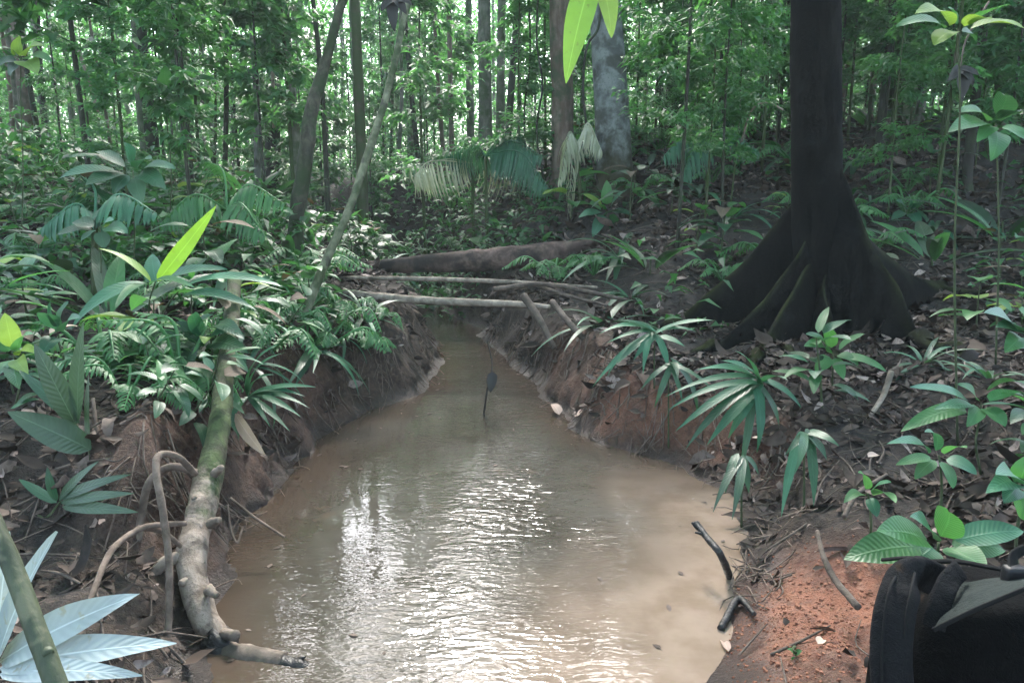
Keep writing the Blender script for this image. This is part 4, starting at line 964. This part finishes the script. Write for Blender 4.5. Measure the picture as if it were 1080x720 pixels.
while cnt < 265 and tries < 8000:
    tries += 1
    px = random.uniform(-30, 1110); Y = 2.4 + 9.5*random.random()**.8
    b = onG(px, Y); xl_, xr_ = edges(Y)
    if xl_ - .25 < b[0] < xr_ + .5: continue
    u, v = proj(b)
    if v > 725: continue
    if 335 < u < 450 and Y < 9.2: continue
    if 700 < u < 990 and 4.6 < Y < 6.3: continue
    if b[0] > 0 and Y < 2.9: continue
    if b[0] > 0 and random.random() < (.78 if Y < 6 else .6): continue
    if b[0] < 0 and Y < 3.3 and u > 90: continue
    if any((b[0]-a)**2 + (b[1]-c)**2 < (.035 if b[0] < 0 else .06) for a, c in spots2): continue
    spots2.append((b[0], b[1])); k = random.randrange(len(tm)); kind, tp = tm[k]
    o = tp if k not in used else copy_tree(tp)
    used.add(k)
    o.location = (b[0], b[1], b[2] - .01); o.rotation_euler = (random.uniform(-.15,.15), random.uniform(-.15,.15), random.uniform(0, 6.28)); sc = random.uniform(.7, 1.35) * (1 + .05*max(0, Y-4)); o.scale = (sc,)*3
    w = {'strap': 'narrow leaved clump', 'broad': 'broad leaved seedling', 'fern': 'feathery fern', 'palmlet': 'young palm rosette'}[kind]
    zone = 'on the near' if Y < 4.3 else 'midway up the' if Y < 7.5 else 'far back on the'
    auto.append((o, f"{w} {zone} {'right' if b[0] > 0 else 'left'} bank", u, Y)); cnt += 1

# plants spilling over the cut edge of the banks
cnt = 0; tries = 0
while cnt < 34 and tries < 3000:
    tries += 1
    left = cnt < 24; Y = random.uniform(3.0, 7.4) if left else random.uniform(4.0, 7.0); xl_, xr_ = edges(Y)
    x = xl_ - random.uniform(.22, .5) if left else xr_ + random.uniform(.2, .45); z = hz(x, Y); u, v = proj((x, Y, z))
    if z < .3 or (left and 395 < u) or any((x-a)**2 + (Y-c)**2 < .03 for a, c in spots2): continue
    spots2.append((x, Y)); kind, tp = tm[random.choice([0, 2, 4, 5, 6, 9, 11])]
    o = copy_tree(tp); o.location = (x, Y, z - .01); sc = random.uniform(.6, 1.05); o.scale = (sc,)*3
    o.rotation_euler = (random.uniform(-.2, .2), random.uniform(.35, .8) * (1 if left else -1), 0)
    o.rotation_euler = (Matrix.Rotation(random.uniform(.3, .7) * (1 if left else -1), 3, 'Y') @ Matrix.Rotation(random.uniform(0, 6.28), 3, 'Z')).to_euler()
    w = {'strap': 'narrow leaved clump', 'broad': 'broad leaved seedling', 'fern': 'feathery fern', 'palmlet': 'young palm rosette'}[kind]
    auto.append((o, f"{w} leaning over the cut {'left' if left else 'right'} bank edge", u, Y)); cnt += 1
# ================================================================== LITTER
mb = MB(); N = 150000
Yf = 1.2 + 14*rng.random(N)**1.15; Xf = rng.uniform(-1, 1, N) * (Yf*.80+1.9)
leftcut = (Xf < 0) & (rng.random(N) < .35)
xl, xr = edges(Yf); off = np.maximum(xl - Xf, Xf - xr)
redm = np.hypot((Xf - 1.0)/.52, (Yf - 2.2)/.68)
keep = (off > .05) & ~leftcut & (rng.random(N) < np.clip(.35 + off*1.6, 0, 1) * np.clip(.62 + 1.6*fbm(Xf*2.1, Yf*2.1, 0, 91, 3), .06, 1)) & ((redm > 1.05) | (rng.random(N) < .07))
Xf, Yf = Xf[keep], Yf[keep]; Z = height(Xf, Yf); n_ = len(Xf)
e_ = .03; gxx = (height(Xf+e_, Yf) - height(Xf-e_, Yf))/(2*e_); gyy = (height(Xf, Yf+e_) - height(Xf, Yf-e_))/(2*e_)
nrm = norm(np.stack([-gxx, -gyy, np.ones(n_)], 1) + rng.normal(0, .42, (n_, 3)))
f = rdir(n_, -.2, .2); sz = np.clip(rng.lognormal(-2.75, .5, n_), .02, .24) * (1 + .04*np.clip(Yf-4, 0, 8))
leaves(mb, np.stack([Xf, Yf, Z + rng.uniform(.004, .035, n_)], 1), f, nrm, sz, sz*rng.uniform(.28, .5, n_), rng.uniform(-1.6, 1.9, n_), rng.uniform(-.3, .9, n_), 4, 'ovate', wavy=.10)
def litter_mat():
    b = NT('leaf_litter'); a = b.attr()
    n = b.n.new('ShaderNodeValToRGB'); b.l.new(a[2], n.inputs[0]); e = n.color_ramp.elements
    e[0].position, e[0].color = 0, (.010,.007,.005,1); e[1].position, e[1].color = 1, (.30,.24,.21,1)
    for pos, c in ((.3, (.026,.018,.013)), (.55, (.044,.030,.022)), (.75, (.078,.055,.043)), (.9, (.13,.098,.082)), (.965, (.20,.155,.135))):
        x = e.new(pos); x.color = (*c, 1)
    c = b.mix(b.ramp(b.noise(b.pos(), 45, 3), .45, .7, 0, .6), n.outputs[0], (.03,.02,.015))
    return b.finish(b.pr(Base_Color=c, Roughness=.75, Specular_IOR_Level=.22).outputs[0])
M['litter'] = litter_mat()
tag(mb.build('leaf_litter', M['litter']), 'brown fallen leaves covering both banks', 'leaf litter', kind='stuff')
mb = MB()
for k in range(2200):
    Y = 1.4 + 9*random.random()**1.2; x = random.uniform(-1, 1)*(Y*.75+.3); xl_, xr_ = edges(Y); off = max(xl_-x, x-xr_)
    if off < .06: continue
    if abs(x-1.0) < .4 and abs(Y-2.2) < .5 and random.random() < .8: continue
    a = random.uniform(0, 3.14); L = random.uniform(.08, .5); r = random.uniform(.0015, .006)
    pts = [(x+dx*math.cos(a)*L + random.uniform(-.02,.02), Y+dx*math.sin(a)*L + random.uniform(-.02,.02), 0) for dx in (-.5, 0, .5)]
    pts = [(q[0], q[1], max(hz(q[0], q[1]), .0) + random.uniform(.005, .03)) for q in pts]
    tube(mb, pts, [r, r, r*.5], 5, n=6, cap=False)
tag(mb.build('twig_litter', M['wood_dead']), 'scattered thin twigs lying among the fallen leaves', 'twigs', kind='stuff')
# small hanging roots on the cut banks
mb = MB()
for k in range(330):
    left = random.random() < .6; Y = random.uniform(2.4, 8); xl_, xr_ = edges(Y)
    x = xl_ - random.uniform(.05, .4) if left else xr_ + random.uniform(.05, .35); sg = 1 if left else -1
    z = hz(x, Y) + .02; L = random.uniform(.1, .4); pts = [(x, Y, z)]
    for q in (.35, .7, 1.0):
        xx = x + sg*L*q*.6 + random.uniform(-.06,.06); yy = Y + random.uniform(-.16,.16)
        pts.append((xx, yy, max(hz(xx, yy) + random.uniform(.005,.03), -.02)))
    tube(mb, pts, [random.uniform(.002,.007), .003, .0015], 5, n=9, cap=False)
tag(mb.build('bank_rootlets', M['liana']), 'fine rootlets hanging out of the cut earth banks', 'roots', kind='stuff')
# red crumbs of soil on the small beach
mb = MB(); n_ = 2600
Xc = rng.normal(1.0, .22, n_); Yc = rng.normal(2.2, .35, n_); xl, xr = edges(Yc); k_ = (Xc > xr + .02); Xc, Yc = Xc[k_], Yc[k_]; Zc = height(Xc, Yc)
s_ = .0015 + .0065*rng.random(len(Xc))**4
cube = np.array([[-1,-1,-1],[1,-1,-1],[1,1,-1],[-1,1,-1],[-.7,-.7,.8],[.7,-.7,.8],[.7,.7,.8],[-.7,.7,.8]])
cq = np.array([[0,3,2,1],[4,5,6,7],[0,1,5,4],[1,2,6,5],[2,3,7,6],[3,0,4,7]])
an = rng.uniform(0, 6.28, len(Xc)); ca, sa = np.cos(an), np.sin(an)
vv = cube[None] * s_[:, None, None] * rng.uniform(.6, 1.3, (len(Xc), 8, 3))
vv = np.stack([vv[..., 0]*ca[:, None]-vv[..., 1]*sa[:, None], vv[..., 0]*sa[:, None]+vv[..., 1]*ca[:, None], vv[..., 2]], -1) + np.stack([Xc, Yc, Zc], 1)[:, None]
mb.add(vv.reshape(-1, 3), ((np.arange(len(Xc))*8)[:, None, None] + cq[None]).reshape(-1, 4))
M['crumb'] = plain('soil_crumb', (.10,.038,.022), (.26,.115,.07), .95, 40, .002)
tag(mb.build('soil_crumbs', M['crumb'], smooth=False), 'loose red soil crumbs on the small right beach', 'soil', kind='stuff')

# small debris drifting on the stream
mb = MB(); n_ = 70; Yd = rng.uniform(2.1, 7, n_); xl, xr = edges(Yd); e_ = rng.random(n_); u_ = np.where(e_ < .6, rng.uniform(.03, .2, n_)*np.where(rng.random(n_) < .5, 1, -1) % 1.0, rng.uniform(.05, .95, n_))
Xd = xl + (xr - xl)*u_; sz = rng.uniform(.012, .05, n_)
leaves(mb, np.stack([Xd, Yd, .004 + 0*Xd], 1), rdir(n_, -.03, .03), norm(np.array([0, 0, 1.]) + rng.normal(0, .05, (n_, 3))), sz, sz*.45, .2, .1, 3, 'ovate', rng.uniform(.45, .98, n_))
tag(mb.build('floating_debris', M['litter']), 'tiny leaf bits floating on the muddy stream', 'debris', kind='stuff')
# single leaves that stand out
def deadleaf(label, px, py, Y, L, a, mat='dead_pale', tilt=0.2, name='fallen_leaf', z=None, prof='ovate', w=.42, droop=.8):
    p = P(px, py, Y) if z is None else z
    mb = MB(); d = np.array([math.cos(a), math.sin(a), tilt])
    leaves(mb, p, d, (0, -.3, 1), L, L*w, droop, .4, 8, prof, wavy=.06)
    tag(mb.build(name, M[mat]), label, 'leaf', 'single fallen leaves that stand out')
mb = MB(); leaf_to(mb, P(248, 436, 3.2), P(280, 480, 3.0), .065, .3, (-.4, -1, .3), 'lance', .2, 10); tag(mb.build('fallen_leaf', M['dead_pale']), 'pinkish dry leaf hanging off the left bank beside moss', 'leaf', 'single fallen leaves that stand out')
deadleaf('pale pink leaf standing on the right slope litter', 0, 0, 0, .13, 1.2, z=G(1022, 398)+np.array([0,0,.02]), tilt=1.2)
deadleaf('pink leaf lying under the hanging strap leaves', 0, 0, 0, .09, 2.4, z=G(808, 472)+np.array([0,0,.03]), tilt=.5)
deadleaf('pinkish leaf on litter left of the toothed plant', 0, 0, 0, .09, .4, z=G(915, 488)+np.array([0,0,.03]), tilt=.3)
deadleaf('whitish dead leaf at the waterline of the red right bank', 0, 0, 0, .17, 1.9, z=G(590, 440)+np.array([0,0,.02]), tilt=.7)
deadleaf('second whitish leaf folded beside the first at the waterline', 0, 0, 0, .14, .6, z=G(606, 442)+np.array([0,0,.02]), tilt=.5)
deadleaf('pale leaf caught among plants on the left bank top', 0, 0, 0, .13, .9, z=P(52, 352, 3.3), tilt=.6)
deadleaf('light brown leaf stuck on the left bank edge', 0, 0, 0, .12, .2, z=G(132, 402)+np.array([0,0,.05]), tilt=.6)
deadleaf('greyish flat leaf near the foot of the rucksack', 0, 0, 0, .07, .8, z=G(862, 682)+np.array([0,0,.012]), tilt=.1)
deadleaf('long grey leaf at the waterline below the red soil', 0, 0, 0, .12, 1.5, z=G(768, 690)+np.array([0,0,.012]), tilt=.1, w=.25)
# black leaf dangling on a twig that stands in the water
q = W0(508, 437)
t = thing('drowned_twig', 'thin twig in midstream with a black leaf dangling from it', 'twig', q)
mb = MB(); tube(mb, [q + np.array([0,0,-.1]), P(514, 410, q[1]), P(519, 385, q[1]), P(513, 355, q[1]+.1)], [.008,.007,.006,.004], 6, n=16); mb.build('twig', M['wood_wet'], t)
mb = MB(); leaf_to(mb, P(520, 392, q[1]-.02), P(517, 414, q[1]-.05), .075, .4, (0, -1, .2), 'ovate', .4, 8, wavy=.1); mb.build('leaf', M['dead_dark'], t)
# ================================================================== RUCKSACK
pc = P(1072, 690, 1.18); gz_ = hz(pc[0], pc[1] + .05)
pk = thing('rucksack', 'black hiking rucksack standing on the bank in the near right corner', 'backpack', (pc[0], pc[1] + .06, gz_))
def sblock(c, half, e1=.35, e2=.35, n=40, m=24, wr=.0, s=0, taper=0.0, rot=0.0):
    mb = MB(); th = np.linspace(-np.pi, np.pi, n, endpoint=False)[None]; ph = np.linspace(-np.pi/2, np.pi/2, m)[:, None]
    sp = lambda a, e: np.sign(a) * np.abs(a)**e
    x = half[0]*sp(np.cos(ph), e1)*sp(np.cos(th), e2); y = half[1]*sp(np.cos(ph), e1)*sp(np.sin(th), e2); z = half[2]*sp(np.sin(ph), e1) + 0*th
    k = 1 - taper*(z/half[2]); x, y = x*k, y*k
    if wr:
        d = 1 + wr*fbm(x*14, y*14, z*9, s, 3); x, y = x*d, y*d
    X = x*math.cos(rot) - y*math.sin(rot) + c[0]; Y_ = x*math.sin(rot) + y*math.cos(rot) + c[1]
    V = np.stack([X, Y_, z + c[2]], -1); i_ = np.arange(m-1)[:, None]*n; j_ = np.arange(n)[None]; j2 = (j_+1) % n
    mb.add(V.reshape(-1, 3), np.stack([i_+j_, i_+j2, i_+n+j2, i_+n+j_], -1).reshape(-1, 4)); return mb
topz = P(1060, 640, 1.22)[2]; H_ = topz - gz_
sblock((pc[0]+.02, pc[1]+.10, gz_ + H_*.5), (.20, .12, H_*.52), .3, .4, wr=.05, s=5, taper=.06).build('body', M['pack'], pk)
sblock((pc[0]-.15, pc[1]+.02, gz_ + H_*.30), (.055, .09, H_*.26), .4, .5, wr=.06, s=7).build('side_pocket', M['pack'], pk)
def strap(pts, w, th, mat, name, nrm_=(0, -1, .3), parent=pk, n=64):
    p = smooth_path([P(*q) for q in pts], n); T = norm(np.gradient(p, axis=0)); N_ = np.asarray(nrm_, float); S = norm(np.cross(T, N_)); Nn = np.cross(S, T)
    mb = MB(); a = np.linspace(0, 2*np.pi, 12, endpoint=False)
    cx = np.sign(np.cos(a))*np.abs(np.cos(a))**.5; sx = np.sign(np.sin(a))*np.abs(np.sin(a))**.6
    V = p[:, None] + (w/2)*cx[None, :, None]*S[:, None] + (th/2)*sx[None, :, None]*Nn[:, None]
    if w > .03: V = V + (.10*w*fbm(V[..., 0]*38, V[..., 1]*38, V[..., 2]*38, 17, 3))[..., None] * Nn[:, None]
    V = np.concatenate([p[:1, None] + 0*V[:1], V, p[-1:, None] + 0*V[:1]]); m = len(V)
    i_ = np.arange(m-1)[:, None]*12; j_ = np.arange(12)[None]; j2 = (j_+1) % 12
    mb.add(V.reshape(-1, 3), np.stack([i_+j_, i_+j2, i_+12+j2, i_+12+j_], -1).reshape(-1, 4)); return mb.build(name, M[mat], parent)
ss = strap([(985,610,1.22),(968,604,1.18),(955,612,1.12),(945,640,1.07),(940,680,1.04),(942,730,1.02),(955,800,1.02)], .062, .020, 'pack_pad', 'shoulder_strap', (-.45,-1,.3))
for dx_ in (-12, 11):
    strap([(956+dx_*.8,604,1.122),(950+dx_,622,1.074),(945+dx_,650,1.046),(942+dx_,700,1.022),(944+dx_,760,1.01)], .004, .004, 'pack_web', 'seam', (-.45,-1.1,.35), ss)
strap([(1012,600,1.16),(1000,615,1.12),(990,640,1.09),(984,662,1.08)], .036, .008, 'pack_pad', 'lifter_strap', (-.3,-1,.4))
strap([(930,590,1.30),(962,588,1.26),(972,596,1.22),(968,606,1.18),(950,600,1.2)], .008, .005, 'pack_web', 'cord_loop', (0,-.4,1))
strap([(972,592,1.24),(1010,592,1.22),(1045,598,1.2),(1075,603,1.18),(1100,606,1.18)], .009, .006, 'pack_web', 'drawcord', (0,-.4,1))
# grey lid flap: a draped sheet with thickness
tl, tr_, bl, br2 = P(1012, 618, 1.16), P(1090, 604, 1.14), P(984, 664, 1.06), P(1090, 618, 1.02)
mb = MB(); n = 16
for off_ in (0, .006):
    u = np.linspace(0, 1, n)[None, :, None]; v = np.linspace(0, 1, n)[:, None, None]
    p = (tl*(1-u)+tr_*u)*(1-v) + (bl*(1-u)+br2*u)*v
    p = p + np.array([0, -.35, .9])*(.016*np.sin(u*math.pi)*np.sin(v*math.pi) + .006*fbm(u[..., 0]*4+0*v[..., 0], v[..., 0]*4+0*u[..., 0], 0, 9, 3)[..., None] + off_)
    i_ = np.arange(n-1)[:, None]*n; j_ = np.arange(n-1)[None]
    mb.add(p.reshape(-1, 3), np.stack([i_+j_, i_+j_+1, i_+n+j_+1, i_+n+j_], -1).reshape(-1, 4))
lid = mb.build('lid_flap', M['pack_grey'], pk)
strap([(984,664,1.055),(1030,642,1.035),(1090,617,1.012)], .007, .005, 'pack_web', 'flap_hem', (0,-1,.5), lid)
sblock(P(1070, 606, 1.10), (.018, .012, .016), .4, .4, 20, 12).build('buckle', M['pack_plastic'], pk)
strap([(1068,600,1.10),(1070,585,1.12),(1085,580,1.13),(1096,592,1.13)], .018, .006, 'pack_web', 'haul_loop', (0,-1,.2))

# ================================================================== unique labels for the repeats
from collections import defaultdict
by = defaultdict(list)
for o, lab, px, Y in auto: by[lab].append((px, Y, o))
for lab, L_ in by.items():
    L_.sort(key=lambda x: x[0])
    if len(L_) == 1: L_[0][2]['label'] = lab; continue
    for k, (px, Y, o) in enumerate(L_):
        if k == len(L_) - 1: s_ = 'rightmost of them'
        elif k == 0: s_ = 'leftmost of them'
        elif k < len(ORD): s_ = ORD[k] + ' from left'
        else: s_ = f'{ORD[len(L_)-1-k] if len(L_)-1-k < len(ORD) else "middle"} from right'
        o['label'] = f'{lab}, {s_}'
